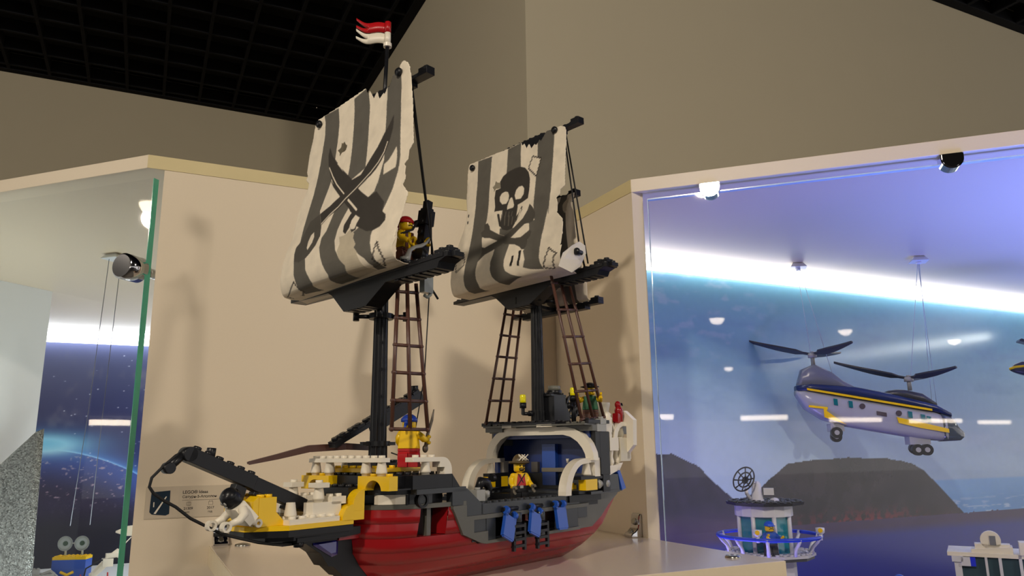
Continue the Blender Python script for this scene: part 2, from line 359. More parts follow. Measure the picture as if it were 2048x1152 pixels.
for cx, cy, lab in ((579, 650, 0), (755, 474, 1)):
    c = Vector((cx, cy, 391)); e = Vector((q, -q, 0)); mb = shifted(cr)
    for t0, t1, r in ((-4, 12, 11), (12, 13.5, 9.5)):
        pts = [(math.cos(t)*r, math.sin(t)*r) for t in [PI+PI*i/16 for i in range(17)]]+[(r, 5), (-r, 5)]
        mb.add([c+n*t+e*x+Vector((0, 0, z)) for t in (t0, t1) for x, z in pts], [list(range(19))[::-1], list(range(19, 38))]+[(i, (i+1) % 19, 19+(i+1) % 19, 19+i) for i in range(19)])
    mb.build('glass_clamp', CHROME, cr)
# violet light strip low inside the right case, beside its side panel
area('violet_strip_light', (1200, 320, -305), 1200, 6, (0.16, 0.24, 1.0), (1180, 420, 396), 'RECTANGLE', 80, spread=math.radians(75))
area('white_strip_and_fill_light', (380, 1850, 120), 300, 1.8, (0.85, 0.92, 1.0), (-120, 2240, 60), 'RECTANGLE', 120)  # added hidden fill behind the side panel, brightens the space picture
area('white_strip_and_fill_light', (-140, 1290, -165), 240, 1.5, (0.9, 1.0, 0.96), (-300, 1500, 400), 'RECTANGLE', 60)
mb = shifted(cr); mb.box(524, 536, 745, 925, -312, -300); o = mb.build('violet_light_strip', mat('violet_led', (120, 90, 255), .5, noise=0, emit=6), cr)
area('violet_strip_light', (600, 780, -290), 260, 1.6, (0.30, 0.26, 1.0), (900, 760, 396), 'RECTANGLE', 120)
# mountain picture
NX, NZ = 900, 420; ax = np.linspace(524, 2300, NX); az = np.linspace(-314, 372, NZ); X, Z = np.meshgrid(ax, az)
cl1 = vnoise(X/26, Z/12, 21, 5); cl2 = vnoise(X/120, Z/34, 5, 4)
col = mixc((118, 152, 176), (66, 128, 158), sm((Z-70)/230)); col = mixc(col, (60, 140, 165), sm((Z-300)/90))
col = mixc(col, (150, 176, 196), sm((cl1-.5)*3.4)*.45*np.exp(-((X-780)/150)**2)*sm((Z-200)/100))
col = mixc(col, (56, 92, 138), sm((cl2-.5)*3)*.45*sm((Z-110)/60)); col = mixc(col, (150, 172, 188), sm((cl2-.45)*3)*.35*np.exp(-((Z-110)/40)**2)*(X > 900))
sea = mixc((74, 130, 186), (46, 96, 156), sm((30-Z)/60)); fo = vnoise(X/30, Z/4, 31, 3); sea = mixc(sea, (170, 200, 215), sm((fo-.62)*6)*.6*sm((10-Z)/30))
col = mixc(col, sea, sm((34-Z)/6)*sm((X-1250)/30))
col = 255*(np.clip(col, 0, 255)/255)**.50
rg = vnoise(X/14, Z*0, 41, 4)*7-3
m1 = np.interp(X, [500, 702, 730, 762, 781, 800, 846, 880], [60, 88, 86, 74, 66, 48, 14, -30])+rg*.5
m2 = np.interp(X, [700, 800, 846, 885, 922, 969, 1040, 1110, 1200, 1264, 1300, 1327, 1370, 1444, 1500], [-120, -60, 10, 22, 43, 69, 73, 75, 73, 64, 50, 30, -6, -66, -115])+rg*.5
rk = vnoise(X/22, Z/26, 51, 5)
mt = mixc((48, 42, 52), (28, 26, 38), sm((rk-.35)*2.2)); mt = mixc(mt, (66, 58, 52), sm((Z-20)/50)*.5)
bush = vnoise(X/10, Z/8, 61, 4); mt = mixc(mt, (140, 44, 56), sm((bush-.38)*4)*sm((2-Z)/40)*.95*np.exp(-((X-1130)/170)**2)); mt = mixc(mt, (30, 36, 104), sm((-78-Z)/22))
mt = mixc(mt, (60, 86, 60), sm((bush-.5)*5)*sm((-60-Z)/30)*.35*(Z > -100))
col = np.where((Z < m2)[..., None], mt, col)
ml = mixc((44, 40, 68), (34, 32, 58), sm((rk-.3)*2)); ml = mixc(ml, (84, 60, 96), sm((10-Z)/40)*.6); ml = mixc(ml, (44, 50, 130), sm((-40-Z)/20))
col = np.where((Z < m1)[..., None], ml, col)
P = np.stack([X-506.5, np.full_like(X, 946.2-706), Z-396.5], -1)
grid_mesh('mountain_picture', P, col, painted('printed_mountain_picture', .24, noise=.05, coat=.5), cr)

# ---------------------------------------------------------------- shelf
sh = empty('corner_shelf', (290, 700, 0), 0, 'cream laminate shelf between the two display cases, carrying the toy ship', 'shelf')
mb = shifted(sh); mb.box(75.5, 506.4, 508.8, 898.8, -20, 0); mb.build('shelf_board', mat('shelf_laminate', (226, 212, 194), .17, noise=.02, nscale=300), sh, .5)
mb = shifted(sh); mb.box(75.2, 506.4, 508.3, 508.9, -19.7, -.3); mb.box(75, 75.6, 508.6, 898.6, -19.7, -.3); mb.build('edge_band', mat('shelf_edge_band', (228, 212, 180), .5), sh)
def clip(root, M, s=1.0):
    mb = MB(); mb.T = Matrix.Translation(-root.location/MM) @ M
    pr = [(0, 0), (14, 0), (14, 2.4), (12, 4.4), (8.5, 6), (5.5, 9), (4.4, 13), (4.2, 18), (3.4, 22), (1.8, 24), (0, 24)]
    mb.prism([(x*s, z*s) for x, z in pr], 'y', -7.5*s, 7.5*s)
    o = mb.build('shelf_bracket', CHROME, root, .8)
    mb = MB(); mb.T = Matrix.Translation(-root.location/MM) @ M
    mb.cyl((4.0*s, 0, 15.5*s), (6.0*s, 0, 16.5*s), 3.7*s, 3.2*s, n=20); mb.cyl((9*s, 0, 5*s), (11*s, 0, 7*s), 3*s, 2.6*s, n=20)
    mb.build('screw', SILVER, o)
clip(sh, Matrix.Translation((86, 899, 0)) @ Matrix.Rotation(-PI/2, 4, 'Z'))
clip(sh, Matrix.Translation((506.4, 724, 0)) @ Matrix.Rotation(PI, 4, 'Z'), 1.05)
for x, y, r in ((107, 879, 8), (482, 546, 7)):
    mb = shifted(sh); mb.lathe((x, y, 0), [(r, 0), (r, .8), (r-1, 2), (r-2.4, 2.3), (r-3.4, 1.5), (.01, 1.2)], n=28); mb.build('screw_cap', SILVER, sh)

# ---------------------------------------------------------------- information label on the case side
lb = empty('information_label', (9.6, 898.8, 30), 0, 'clear plastic information label with rocket picture on the case side behind the bowsprit', 'label')
CLEARP = mat('clear_label_plastic', (205, 192, 170), .22, noise=.01)
mb = MB(); mb.box(0, 118, -.7, 0, 0, 32.5); mb.build('plate', CLEARP, lb)
mb = MB(); mb.box(.8, 32, -.95, -.7, 1.0, 31.6); mb.build('picture_card', mat('label_card', (202, 188, 166), .5), lb)
FOILC = mat('label_box_art', (18, 40, 58), .3, noise=.5, nscale=900)
mb = MB(); mb.prism([(5.4, 27), (23.4, 28.4), (23.8, 4.6), (20.5, 3.0), (7.2, 4.6), (4.8, 7)], 'y', -1.3, -.95); o = mb.build('rocket_picture', FOILC, lb)
mb = MB(); mb.prism([(9, 5.4), (11, 5.0), (20.5, 22), (19.6, 22.6)], 'y', -1.42, -1.3); mb.prism([(8, 12), (9, 12), (9, 17), (8, 17)], 'y', -1.42, -1.3); mb.build('rocket', WHITE, o)
TXT = mat('label_print', (34, 30, 28), .6)
FACE = Matrix.Rotation(PI/2, 4, 'X')
def tl(body, x, z, size): return text('label_text', body, size, TXT, lb, Matrix.Translation(Vector((x, -.8, z))*MM) @ FACE)
tl('LEGO® Ideas', 35.5, 24.6, 4.5); tl('Сатурн-5-Аполлон', 35.5, 20.0, 3.9); tl('21309', 37.5, 8.0, 3.7); tl('2017', 60.5, 8.0, 3.7); tl('год', 61.8, 4.4, 2.8); tl('дет.', 39, 4.4, 2.8)
mb = MB(); mb.box(35.5, 76, -.9, -.7, 17.6, 18.0)
for x0 in (40, 62):
    mb.box(x0, x0+4.4, -.9, -.7, 12.2, 12.5); mb.box(x0, x0+4.4, -.9, -.7, 15.6, 15.9); mb.box(x0, x0+.3, -.9, -.7, 12.2, 15.9); mb.box(x0+4.1, x0+4.4, -.9, -.7, 12.2, 15.9)
mb.box(41.6, 41.9, -.9, -.7, 11.6, 16.5); mb.box(43.0, 43.3, -.9, -.7, 11.6, 16.5); mb.box(62.8, 63.4, -.9, -.7, 15.9, 16.8); mb.box(65, 65.6, -.9, -.7, 15.9, 16.8)
mb.build('label_lines', mat('label_grey_print', (120, 112, 100), .6), lb)

# sail shapes: rows are (v, billow, left x, left z, right x, right z); printed areas and lines in cloth coordinates
SAIL_A_ROWS=[[0.0,4.31,-73.1,389.9,64.7,385.9],[0.033,4.87,-73.7,383.2,68.0,377.8],[0.067,5.67,-73.9,376.3,71.3,369.7],[0.1,6.5,-73.4,369.2,73.5,362.1],[0.133,7.33,-72.9,362.1,75.4,354.7],[0.167,8.17,-72.2,355.0,76.6,347.7],[0.2,9.0,-71.6,348.0,77.6,340.8],[0.233,9.83,-71.0,341.0,78.2,334.1],[0.267,10.67,-70.6,334.2,78.7,327.5],[0.3,11.5,-70.3,327.4,79.1,321.0],[0.333,12.33,-70.3,320.8,79.4,314.5],[0.367,13.18,-70.4,314.2,79.6,308.2],[0.4,14.09,-70.9,307.7,80.0,301.8],[0.433,15.08,-71.3,301.3,80.5,295.4],[0.467,16.13,-72.0,294.9,81.1,289.0],[0.5,17.2,-72.7,288.6,81.8,282.7],[0.533,18.27,-73.8,282.3,82.4,276.4],[0.567,19.33,-74.9,276.1,83.1,270.1],[0.6,20.4,-76.2,270.0,83.6,264.0],[0.633,21.51,-77.2,263.8,84.0,257.9],[0.667,22.71,-78.0,257.6,84.4,251.9],[0.7,24.0,-78.0,251.3,83.7,246.2],[0.733,25.33,-77.7,244.9,82.4,240.6],[0.767,26.61,-76.7,238.5,80.3,235.2],[0.8,27.5,-76.5,232.3,77.5,230.0],[0.812,27.35,-76.2,229.5,77.6,228.0],[0.825,26.93,-76.2,226.8,77.4,226.2],[0.838,26.23,-76.5,224.5,77.2,224.6],[0.85,25.3,-76.9,222.5,76.9,223.2],[0.863,24.17,-77.5,220.9,76.5,222.2],[0.875,22.87,-78.2,219.9,76.0,221.6],[0.887,21.46,-79.1,219.4,75.4,221.3],[0.9,20.0,-80.1,219.4,74.8,221.5],[0.93,15.6,-79.7,218.5,74.426,220.6],[0.96,9.0,-79.299,218.8,74.052,220.9],[1.0,2.0,-77.697,216.7,72.556,217.75]]
SAIL_B_ROWS=[[0.0,9.22,-73.2,414.1,76.0,400.9],[0.033,9.61,-74.2,408.0,77.6,394.5],[0.067,10.17,-74.7,401.7,79.2,388.1],[0.1,10.75,-74.4,395.2,79.6,382.1],[0.133,11.33,-73.9,388.7,79.7,376.2],[0.167,11.92,-73.1,382.1,79.2,370.6],[0.2,12.5,-72.3,375.6,78.5,365.1],[0.233,13.08,-71.4,369.1,77.6,359.6],[0.267,13.67,-70.8,362.7,76.6,354.2],[0.3,14.25,-70.3,356.3,75.6,348.8],[0.333,14.83,-70.1,350.1,74.8,343.3],[0.367,15.43,-70.1,343.9,74.0,337.9],[0.4,16.08,-70.6,337.9,73.6,332.3],[0.433,16.81,-71.1,331.8,73.3,326.7],[0.467,17.6,-72.1,325.9,73.5,321.0],[0.5,18.4,-73.2,320.1,73.9,315.3],[0.533,19.2,-74.6,314.3,74.5,309.6],[0.567,20.0,-76.2,308.6,75.2,303.8],[0.6,20.8,-78.0,302.9,76.2,298.1],[0.633,21.65,-79.5,297.1,76.7,292.4],[0.667,22.61,-80.6,291.3,76.9,286.9],[0.7,23.67,-81.3,285.4,77.0,281.4],[0.733,24.78,-81.7,279.5,77.0,275.9],[0.767,25.84,-81.3,273.4,76.5,270.6],[0.8,26.58,-81.2,267.5,75.6,265.4],[0.812,26.44,-81.2,264.2,75.5,262.9],[0.825,26.0,-81.3,261.1,75.3,260.5],[0.838,25.3,-81.4,258.3,75.1,258.4],[0.85,24.36,-81.6,255.9,74.9,256.6],[0.863,23.21,-81.9,254.0,74.6,255.2],[0.875,21.9,-82.2,252.6,74.4,254.2],[0.887,20.48,-82.6,251.9,74.1,253.7],[0.9,19.0,-82.9,251.8,73.9,253.7],[0.93,14.82,-82.486,250.9,73.531,252.8],[0.96,8.55,-82.071,251.2,73.161,253.1],[1.0,2.0,-80.413,250.4,71.683,251.35]]
SAIL_A_AREAS=[('g',[(0.1251,0.0662),(0.1486,0.1024),(0.1615,0.1669),(0.1556,0.2377),(0.154,0.2994),(0.1503,0.3874),(0.148,0.4323),(0.1403,0.5006),(0.1414,0.5806),(0.1534,0.652),(0.1219,0.6682),(0.1199,0.7001),(0.1356,0.7345),(0.1635,0.7869),(0.1845,0.8228),(0.1961,0.8511),(0.2024,0.9009),(0.1735,0.9299),(0.31,0.95),(0.3256,0.9133),(0.353,0.8636),(0.3378,0.8305),(0.3067,0.7929),(0.271,0.7401),(0.3137,0.726),(0.3536,0.696),(0.3696,0.6568),(0.3583,0.6131),(0.2965,0.5471),(0.3011,0.5088),(0.3264,0.4081),(0.3232,0.355),(0.3595,0.3309),(0.3195,0.3049),(0.3165,0.2764),(0.3141,0.2097),(0.307,0.1368),(0.2813,0.0676)]),('g',[(0.4446,0.0621),(0.4571,0.1201),(0.4679,0.1977),(0.4817,0.2909),(0.4909,0.3678),(0.4924,0.4103),(0.4616,0.4995),(0.4408,0.586),(0.4225,0.645),(0.3953,0.6716),(0.3978,0.7136),(0.4308,0.7603),(0.4812,0.8082),(0.5092,0.8484),(0.4903,0.9153),(0.48,0.95),(0.65,0.946),(0.6894,0.8836),(0.6653,0.8312),(0.6071,0.7878),(0.5539,0.749),(0.5221,0.7031),(0.522,0.6569),(0.5385,0.6135),(0.5678,0.5752),(0.5328,0.4381),(0.6433,0.4083),(0.6258,0.3066),(0.6106,0.2146),(0.603,0.1288),(0.5865,0.0733),(0.5612,0.045)]),('g',[(0.7585,0.0834),(0.7576,0.1653),(0.7727,0.2897),(0.7971,0.4055),(0.7893,0.4375),(0.7772,0.5084),(0.7762,0.4956),(0.7625,0.5327),(0.7247,0.5507),(0.7492,0.6602),(0.6702,0.6922),(0.6851,0.7197),(0.7205,0.7505),(0.7163,0.7648),(0.7548,0.7907),(0.8087,0.8235),(0.8434,0.8714),(0.8271,0.9269),(0.8858,0.9297),(0.8866,0.866),(0.8721,0.8293),(0.8543,0.7961),(0.8263,0.7624),(0.8122,0.7304),(0.8106,0.7055),(0.8471,0.6297),(0.8643,0.5959),(0.8898,0.5415),(0.9047,0.4856),(0.8963,0.5157),(0.9095,0.4708),(0.9128,0.4148),(0.8957,0.3164),(0.8768,0.1697),(0.8802,0.0707),(0.8762,0.0412),(0.8369,0.0382),(0.809,0.0503)]),('t',[(0.5559,0.6934),(0.6069,0.6917),(0.6427,0.6723),(0.6824,0.6992),(0.6851,0.7197),(0.7205,0.7505),(0.7163,0.7648),(0.7548,0.7907),(0.8271,0.9269),(0.6468,0.9455),(0.6653,0.8312),(0.6071,0.7878),(0.5735,0.7573),(0.5801,0.7278)]),('k',[(0.2362,0.2339),(0.2331,0.2745),(0.2544,0.3197),(0.3025,0.3753),(0.3683,0.4297),(0.3033,0.3878),(0.3655,0.4368),(0.4692,0.5035),(0.5335,0.546),(0.6255,0.6059),(0.6638,0.6202),(0.7581,0.6617),(0.7247,0.5507),(0.6315,0.5023),(0.516,0.4245),(0.418,0.3688),(0.4414,0.3877),(0.3469,0.3283),(0.2796,0.279)]),('k',[(0.5558,0.5297),(0.6315,0.5023),(0.7247,0.5507),(0.7809,0.5361),(0.8476,0.5929),(0.8479,0.6323),(0.8724,0.649),(0.8775,0.6747),(0.8535,0.6978),(0.8121,0.7082),(0.7693,0.7036),(0.6854,0.6695),(0.6839,0.6844),(0.6558,0.6897),(0.6276,0.6596),(0.6055,0.6889),(0.5773,0.674),(0.5689,0.6443),(0.6013,0.6042)]),('w',[(0.6516,0.6131),(0.694,0.6329),(0.6793,0.6558),(0.6742,0.6787),(0.6441,0.6751),(0.6236,0.6589),(0.6281,0.6316)]),('w',[(0.6013,0.6042),(0.6128,0.5986),(0.567,0.5735),(0.5499,0.5977),(0.5364,0.6284),(0.5489,0.6615),(0.5773,0.674),(0.5689,0.6443)]),('k',[(0.8275,0.2177),(0.8321,0.2739),(0.8209,0.3193),(0.8023,0.3634),(0.7784,0.4017),(0.7442,0.4334),(0.7071,0.4551),(0.6329,0.4773),(0.692,0.4615),(0.6085,0.4938),(0.5419,0.5221),(0.4768,0.5562),(0.4041,0.5795),(0.3546,0.6073),(0.3007,0.5478),(0.3848,0.5292),(0.4571,0.5013),(0.4964,0.4723),(0.5239,0.4416),(0.6142,0.432),(0.6707,0.3798),(0.7216,0.3366),(0.763,0.2876),(0.8002,0.2524)]),('k2',[(0.3007,0.5478),(0.3583,0.6131),(0.3759,0.6579),(0.3536,0.696),(0.3137,0.726),(0.2771,0.7421),(0.2003,0.7475),(0.1433,0.7357),(0.1199,0.7001),(0.1219,0.6682),(0.1534,0.652),(0.1799,0.6033),(0.2021,0.5646)]),('w',[(0.2955,0.6274),(0.3127,0.6524),(0.308,0.678),(0.276,0.7043),(0.2595,0.6937),(0.257,0.6641),(0.2683,0.6369)]),('w',[(0.327,0.4093),(0.3689,0.4427),(0.4595,0.5017),(0.3812,0.5234),(0.2995,0.5461),(0.2865,0.5321),(0.2997,0.4875)]),('w',[(0.6315,0.5023),(0.6512,0.4918),(0.6969,0.4752),(0.7291,0.4612),(0.7758,0.4653),(0.7762,0.4956),(0.7625,0.5327),(0.7247,0.5507)]),('h',[(0.3924,0.2391),(0.4072,0.256),(0.4271,0.2653),(0.4233,0.2886),(0.3822,0.2891),(0.3623,0.3051),(0.3546,0.2854),(0.3283,0.2677),(0.3611,0.2629),(0.3575,0.2366),(0.378,0.2461)]),('w',[(0.8785,0.3641),(0.8871,0.3859),(0.892,0.42),(0.8896,0.4536),(0.8473,0.4633),(0.8097,0.4713),(0.8045,0.4454),(0.8028,0.4249),(0.8336,0.4129),(0.8537,0.3932)]),('h',[(0.5556,0.0437),(0.571,0.0696),(0.5846,0.0763),(0.5944,0.0629),(0.6345,0.1054),(0.6641,0.0837),(0.6867,0.1192),(0.7257,0.1034),(0.733,0.1119),(0.7604,0.0838),(0.7682,0.092),(0.8119,0.051),(0.8267,-0.0126),(0.76,-0.015),(0.54,-0.015),(0.15,-0.015),(0.0662,0.0537),(0.2738,0.0623)]),('h',[(0.2738,0.0623),(0.126,0.069),(0.0493,0.0732),(0.0378,0.0785),(-0.0172,0.0658),(0.01,-0.015),(0.31,-0.015),(0.561,0.04)]),('h',[(0.8119,0.051),(0.8359,0.0427),(0.8709,0.0422),(0.8792,0.0253),(0.9051,0.0155),(0.9291,0.0185),(0.9487,0.0307),(0.9566,0.0479),(0.9548,0.0756),(0.9906,0.0721),(1.0344,-0.015),(0.86,-0.015),(0.72,-0.015)]),('h',[(0.25,0.9488),(0.3081,0.9291),(0.27,0.95),(0.2928,0.9414),(0.31,0.95),(0.29,0.95),(0.22,0.95)]),('h',[(0.0075,0.0014),(0.0403,0.0781),(0.0286,0.0964),(0.0261,0.1442),(0.0026,0.2224),(0.001,0.2846),(0.0036,0.3059),(0.0244,0.3239),(0.0055,0.3364),(0.057,0.3649),(0.0592,0.3927),(0.0248,0.4417),(0.0116,0.52),(0.0386,0.6214),(0.01,0.6813),(0.001,0.7352),(-0.12,0.7352),(-0.12,0.0014)]),('h',[(0.9734,-0.0072),(0.9594,0.0432),(0.9588,0.1427),(0.9787,0.2869),(0.9989,0.3762),(0.969,0.403),(0.9702,0.4364),(0.944,0.452),(0.9583,0.4631),(0.9583,0.4904),(0.9688,0.5111),(0.9547,0.5395),(1.0001,0.5808),(0.9869,0.6363),(0.9764,0.7085),(0.9874,0.763),(1.12,0.763),(1.12,-0.0072)])]
SAIL_A_LINES=[('w',0.006,[(0.8014,0.3294),(0.7865,0.3698),(0.7532,0.4062),(0.7013,0.4394),(0.6227,0.4754),(0.6373,0.4686),(0.5874,0.4908),(0.5192,0.5179),(0.4713,0.546),(0.4091,0.5699),(0.35,0.6002)]),('w',0.006,[(0.2688,0.3328),(0.3343,0.3866),(0.3973,0.4318),(0.3408,0.3899),(0.3981,0.4327),(0.4936,0.4926)]),('w',0.01,[(0.5475,0.5292),(0.5931,0.5569),(0.6483,0.5912)]),('st',0.004,[(0.873,0.7649),(0.8768,0.7996),(0.8623,0.8388)]),('st',0.004,[(0.873,0.7649),(0.9225,0.8117),(0.9351,0.8474),(0.8997,0.911)]),('st',0.003,[(0.8623,0.8388),(0.8866,0.866),(0.8997,0.911)]),('st',0.004,[(0.1622,0.8254),(0.1119,0.8481),(0.029,0.8953),(0.0329,0.9238)]),('st',0.004,[(0.1622,0.8254),(0.1935,0.854),(0.2105,0.9085),(0.1261,0.9335)])]
SAIL_B_AREAS=[('g',[(0.1283,0.0932),(0.1263,0.2107),(0.1184,0.3151),(0.1294,0.4501),(0.136,0.4819),(0.1579,0.5952),(0.1657,0.6691),(0.1562,0.7341),(0.1531,0.8041),(0.1546,0.8388),(0.1721,0.8735),(0.1773,0.9336),(0.3,0.95),(0.2925,0.9208),(0.3029,0.8566),(0.2892,0.8237),(0.284,0.7795),(0.2967,0.7336),(0.3348,0.692),(0.2848,0.5932),(0.2909,0.4794),(0.2791,0.4168),(0.2922,0.4785),(0.2651,0.3157),(0.2645,0.2099),(0.2725,0.0896)]),('g',[(0.4333,0.0788),(0.4346,0.1526),(0.4357,0.2267),(0.5726,0.2219),(0.5593,0.1352),(0.5583,0.0631)]),('g',[(0.4473,0.6755),(0.4399,0.716),(0.4258,0.7553),(0.4288,0.8025),(0.4431,0.8347),(0.4797,0.8723),(0.4987,0.9442),(0.6881,0.8816),(0.6028,0.8432),(0.5661,0.8231),(0.5539,0.8005),(0.5503,0.7645),(0.5607,0.7247),(0.5761,0.68),(0.5675,0.6486),(0.4967,0.6542)]),('g',[(0.7101,0.0856),(0.719,0.1783),(0.736,0.3011),(0.7467,0.4063),(0.751,0.474),(0.7716,0.5662),(0.7285,0.5764),(0.7408,0.6494),(0.7208,0.7284),(0.7109,0.7385),(0.736,0.7958),(0.7195,0.8277),(0.775,0.8448),(0.8681,0.86),(0.8506,0.8245),(0.8419,0.7902),(0.8362,0.7424),(0.8388,0.6726),(0.8551,0.5874),(0.8751,0.5146),(0.8778,0.5588),(0.8857,0.407),(0.8683,0.2501),(0.8542,0.1442),(0.8569,0.0321),(0.8013,0.0353),(0.7804,0.0489)]),('g',[(0.4567,0.5605),(0.4638,0.5977),(0.5419,0.6232),(0.5945,0.5821)]),('k2',[(0.274,0.5067),(0.3108,0.5025),(0.3425,0.528),(0.3572,0.5518),(0.4587,0.5968),(0.5627,0.6327),(0.6195,0.647),(0.6713,0.6502),(0.7012,0.6363),(0.7388,0.6183),(0.7555,0.6312),(0.7505,0.6571),(0.733,0.6777),(0.7328,0.7012),(0.7211,0.7296),(0.6964,0.7272),(0.6761,0.709),(0.6293,0.6862),(0.5377,0.6686),(0.473,0.6391),(0.3724,0.6037),(0.3169,0.594),(0.2789,0.5801),(0.255,0.5517),(0.288,0.5394)]),('k2',[(0.2967,0.7336),(0.3241,0.6842),(0.3108,0.6487),(0.3436,0.6587),(0.4528,0.6355),(0.5374,0.6077),(0.6018,0.5745),(0.6659,0.5385),(0.7021,0.4946),(0.7137,0.4609),(0.7447,0.4846),(0.7715,0.5192),(0.7747,0.5434),(0.7613,0.5704),(0.7328,0.5772),(0.6901,0.5754),(0.6423,0.5996),(0.5966,0.6268),(0.5656,0.6422),(0.5009,0.6669),(0.4227,0.6892),(0.3581,0.702)]),('k',[(0.5662,0.2092),(0.6141,0.2249),(0.654,0.259),(0.6787,0.3054),(0.6888,0.3697),(0.6892,0.4212),(0.6399,0.4352),(0.5964,0.4427),(0.5993,0.4875),(0.5986,0.5352),(0.5798,0.484),(0.5941,0.5225),(0.5968,0.5528),(0.5763,0.5819),(0.5313,0.5858),(0.4851,0.5733),(0.4492,0.5442),(0.4494,0.5082),(0.4438,0.4589),(0.4574,0.5096),(0.4493,0.4504),(0.4006,0.4457),(0.3626,0.4429),(0.3601,0.4122),(0.3361,0.3553),(0.337,0.309),(0.3902,0.3075),(0.3776,0.2657),(0.4037,0.2363),(0.4537,0.2186),(0.5204,0.209)]),('w',[(0.4464,0.3365),(0.4752,0.3446),(0.4911,0.3686),(0.4932,0.3951),(0.4769,0.4154),(0.4359,0.4131),(0.4032,0.3888),(0.3953,0.3611),(0.4116,0.342)]),('w',[(0.6092,0.3309),(0.6352,0.3516),(0.6398,0.3862),(0.6171,0.4103),(0.5657,0.407),(0.548,0.3793),(0.5547,0.3492),(0.576,0.3323)]),('w',[(0.5255,0.3855),(0.5424,0.4094),(0.559,0.4383),(0.5543,0.452),(0.5228,0.4525),(0.4931,0.4548),(0.4922,0.4286),(0.5024,0.3968),(0.5125,0.3856)]),('k',[(0.4024,0.4643),(0.4217,0.4679),(0.4434,0.5071),(0.4598,0.5401),(0.4482,0.55),(0.4004,0.469)]),('k',[(0.639,0.4584),(0.647,0.4651),(0.6315,0.5038),(0.607,0.5367),(0.6296,0.4752),(0.649,0.4787),(0.625,0.5162),(0.6008,0.5505),(0.5892,0.5216),(0.6159,0.4966)]),('h',[(0.3224,0.2473),(0.3453,0.2633),(0.3849,0.2708),(0.3831,0.2904),(0.3902,0.3075),(0.3356,0.3024),(0.3188,0.3215),(0.3103,0.2977),(0.291,0.2836),(0.3197,0.2759)]),('w',[(0.6762,0.1695),(0.7545,0.196),(0.7445,0.2562),(0.7357,0.3),(0.6489,0.237),(0.6613,0.1979)]),('b',[(0.6173,0.7533),(0.6358,0.7523),(0.636,0.7907),(0.6273,0.8092),(0.6077,0.8081),(0.618,0.7789)]),('b',[(0.6746,0.7323),(0.6953,0.73),(0.6953,0.7772),(0.6907,0.8171),(0.6723,0.8131),(0.6782,0.7743)]),('h',[(0.5566,0.0627),(0.5679,0.0848),(0.5867,0.0757),(0.6094,0.1099),(0.6315,0.0849),(0.6523,0.1187),(0.6834,0.0956),(0.696,0.1085),(0.7276,0.0805),(0.7374,0.0929),(0.7845,0.0472),(0.7666,0.002),(0.6775,0.0036),(0.553,0.0296),(0.4268,0.0513),(0.2703,0.0681),(0.2718,0.0832),(0.4332,0.0777)]),('h',[(0.2718,0.0832),(0.1273,0.0931),(0.0346,0.0958),(0.0162,0.1163),(-0.0209,0.0779),(0.0599,0.0396),(0.2688,0.0573)]),('h',[(0.7829,0.0479),(0.8051,0.0362),(0.8556,0.0307),(0.8998,0.0354),(0.9531,0.0545),(0.9729,-0.0033),(0.7737,-0.015),(0.7499,0.0087)]),('b',[(0.0439,0.4036),(0.0572,0.406),(0.0556,0.4237),(0.044,0.4193)]),('b',[(0.047,0.4464),(0.0617,0.4454),(0.0646,0.463),(0.056,0.4664)]),('h',[(0.0099,0.0019),(0.0293,0.0967),(0.017,0.1373),(0.0056,0.2424),(0.0009,0.3085),(0.025,0.3863),(0.0339,0.4332),(0.0308,0.4817),(0.0185,0.553),(0.0066,0.6269),(0.0072,0.7189),(-0.12,0.7189),(-0.12,0.0019)]),('h',[(0.9692,-0.0072),(0.951,0.0563),(0.9617,0.217),(0.9993,0.4028),(0.9617,0.4218),(0.9607,0.448),(0.9338,0.4635),(0.9459,0.4951),(0.9437,0.5505),(0.9869,0.5965),(0.9925,0.6821),(0.9876,0.7512),(1.12,0.7512),(1.12,-0.0072)])]
SAIL_B_LINES=[('st',0.004,[(0.6762,0.1695),(0.7545,0.196)]),('st',0.004,[(0.7545,0.196),(0.7445,0.2562),(0.7357,0.3)]),('st',0.004,[(0.7357,0.3),(0.6489,0.237)]),('st',0.004,[(0.6489,0.237),(0.6613,0.1979),(0.6762,0.1695)]),('st',0.004,[(0.909,0.7549),(0.9434,0.7794),(0.9719,0.7947)]),('st',0.004,[(0.9719,0.7947),(0.9501,0.8198),(0.9401,0.8767)]),('st',0.004,[(0.9401,0.8767),(0.8776,0.8551),(0.8712,0.843)]),('st',0.004,[(0.8712,0.843),(0.9,0.7942),(0.909,0.7549)]),('st',0.003,[(0.1138,0.6571),(0.1407,0.7072),(0.1357,0.7246),(0.0559,0.7585)]),('st',0.003,[(0.0559,0.7585),(0.0402,0.7023),(0.1138,0.6571)]),('gl',0.008,[(0.484,0.4904),(0.4962,0.5466)]),('gl',0.008,[(0.5257,0.4981),(0.5345,0.5565)]),('gl',0.008,[(0.5629,0.5108),(0.5645,0.5529)]),('gl',0.006,[(0.488,0.467),(0.4871,0.493)]),('gl',0.006,[(0.52,0.4729),(0.5188,0.4988)]),('gl',0.006,[(0.5506,0.4759),(0.5491,0.5018)])]

# ---------------------------------------------------------------- toy sailing ship (x: bow to stern, y: to the far side, z: up)
ship = empty('toy_pirate_ship', (131.2, 545.2, 0), math.radians(25.55), 'two masted toy brick pirate ship, red hull, striped sails, standing on the corner shelf', 'toy ship')
SHIP_M = Matrix.Translation((131.2, 545.2, 0)) @ Matrix.Rotation(math.radians(25.55), 4, 'Z')
def W(s, t, z): return SHIP_M @ Vector((s, t, z))
B = .12
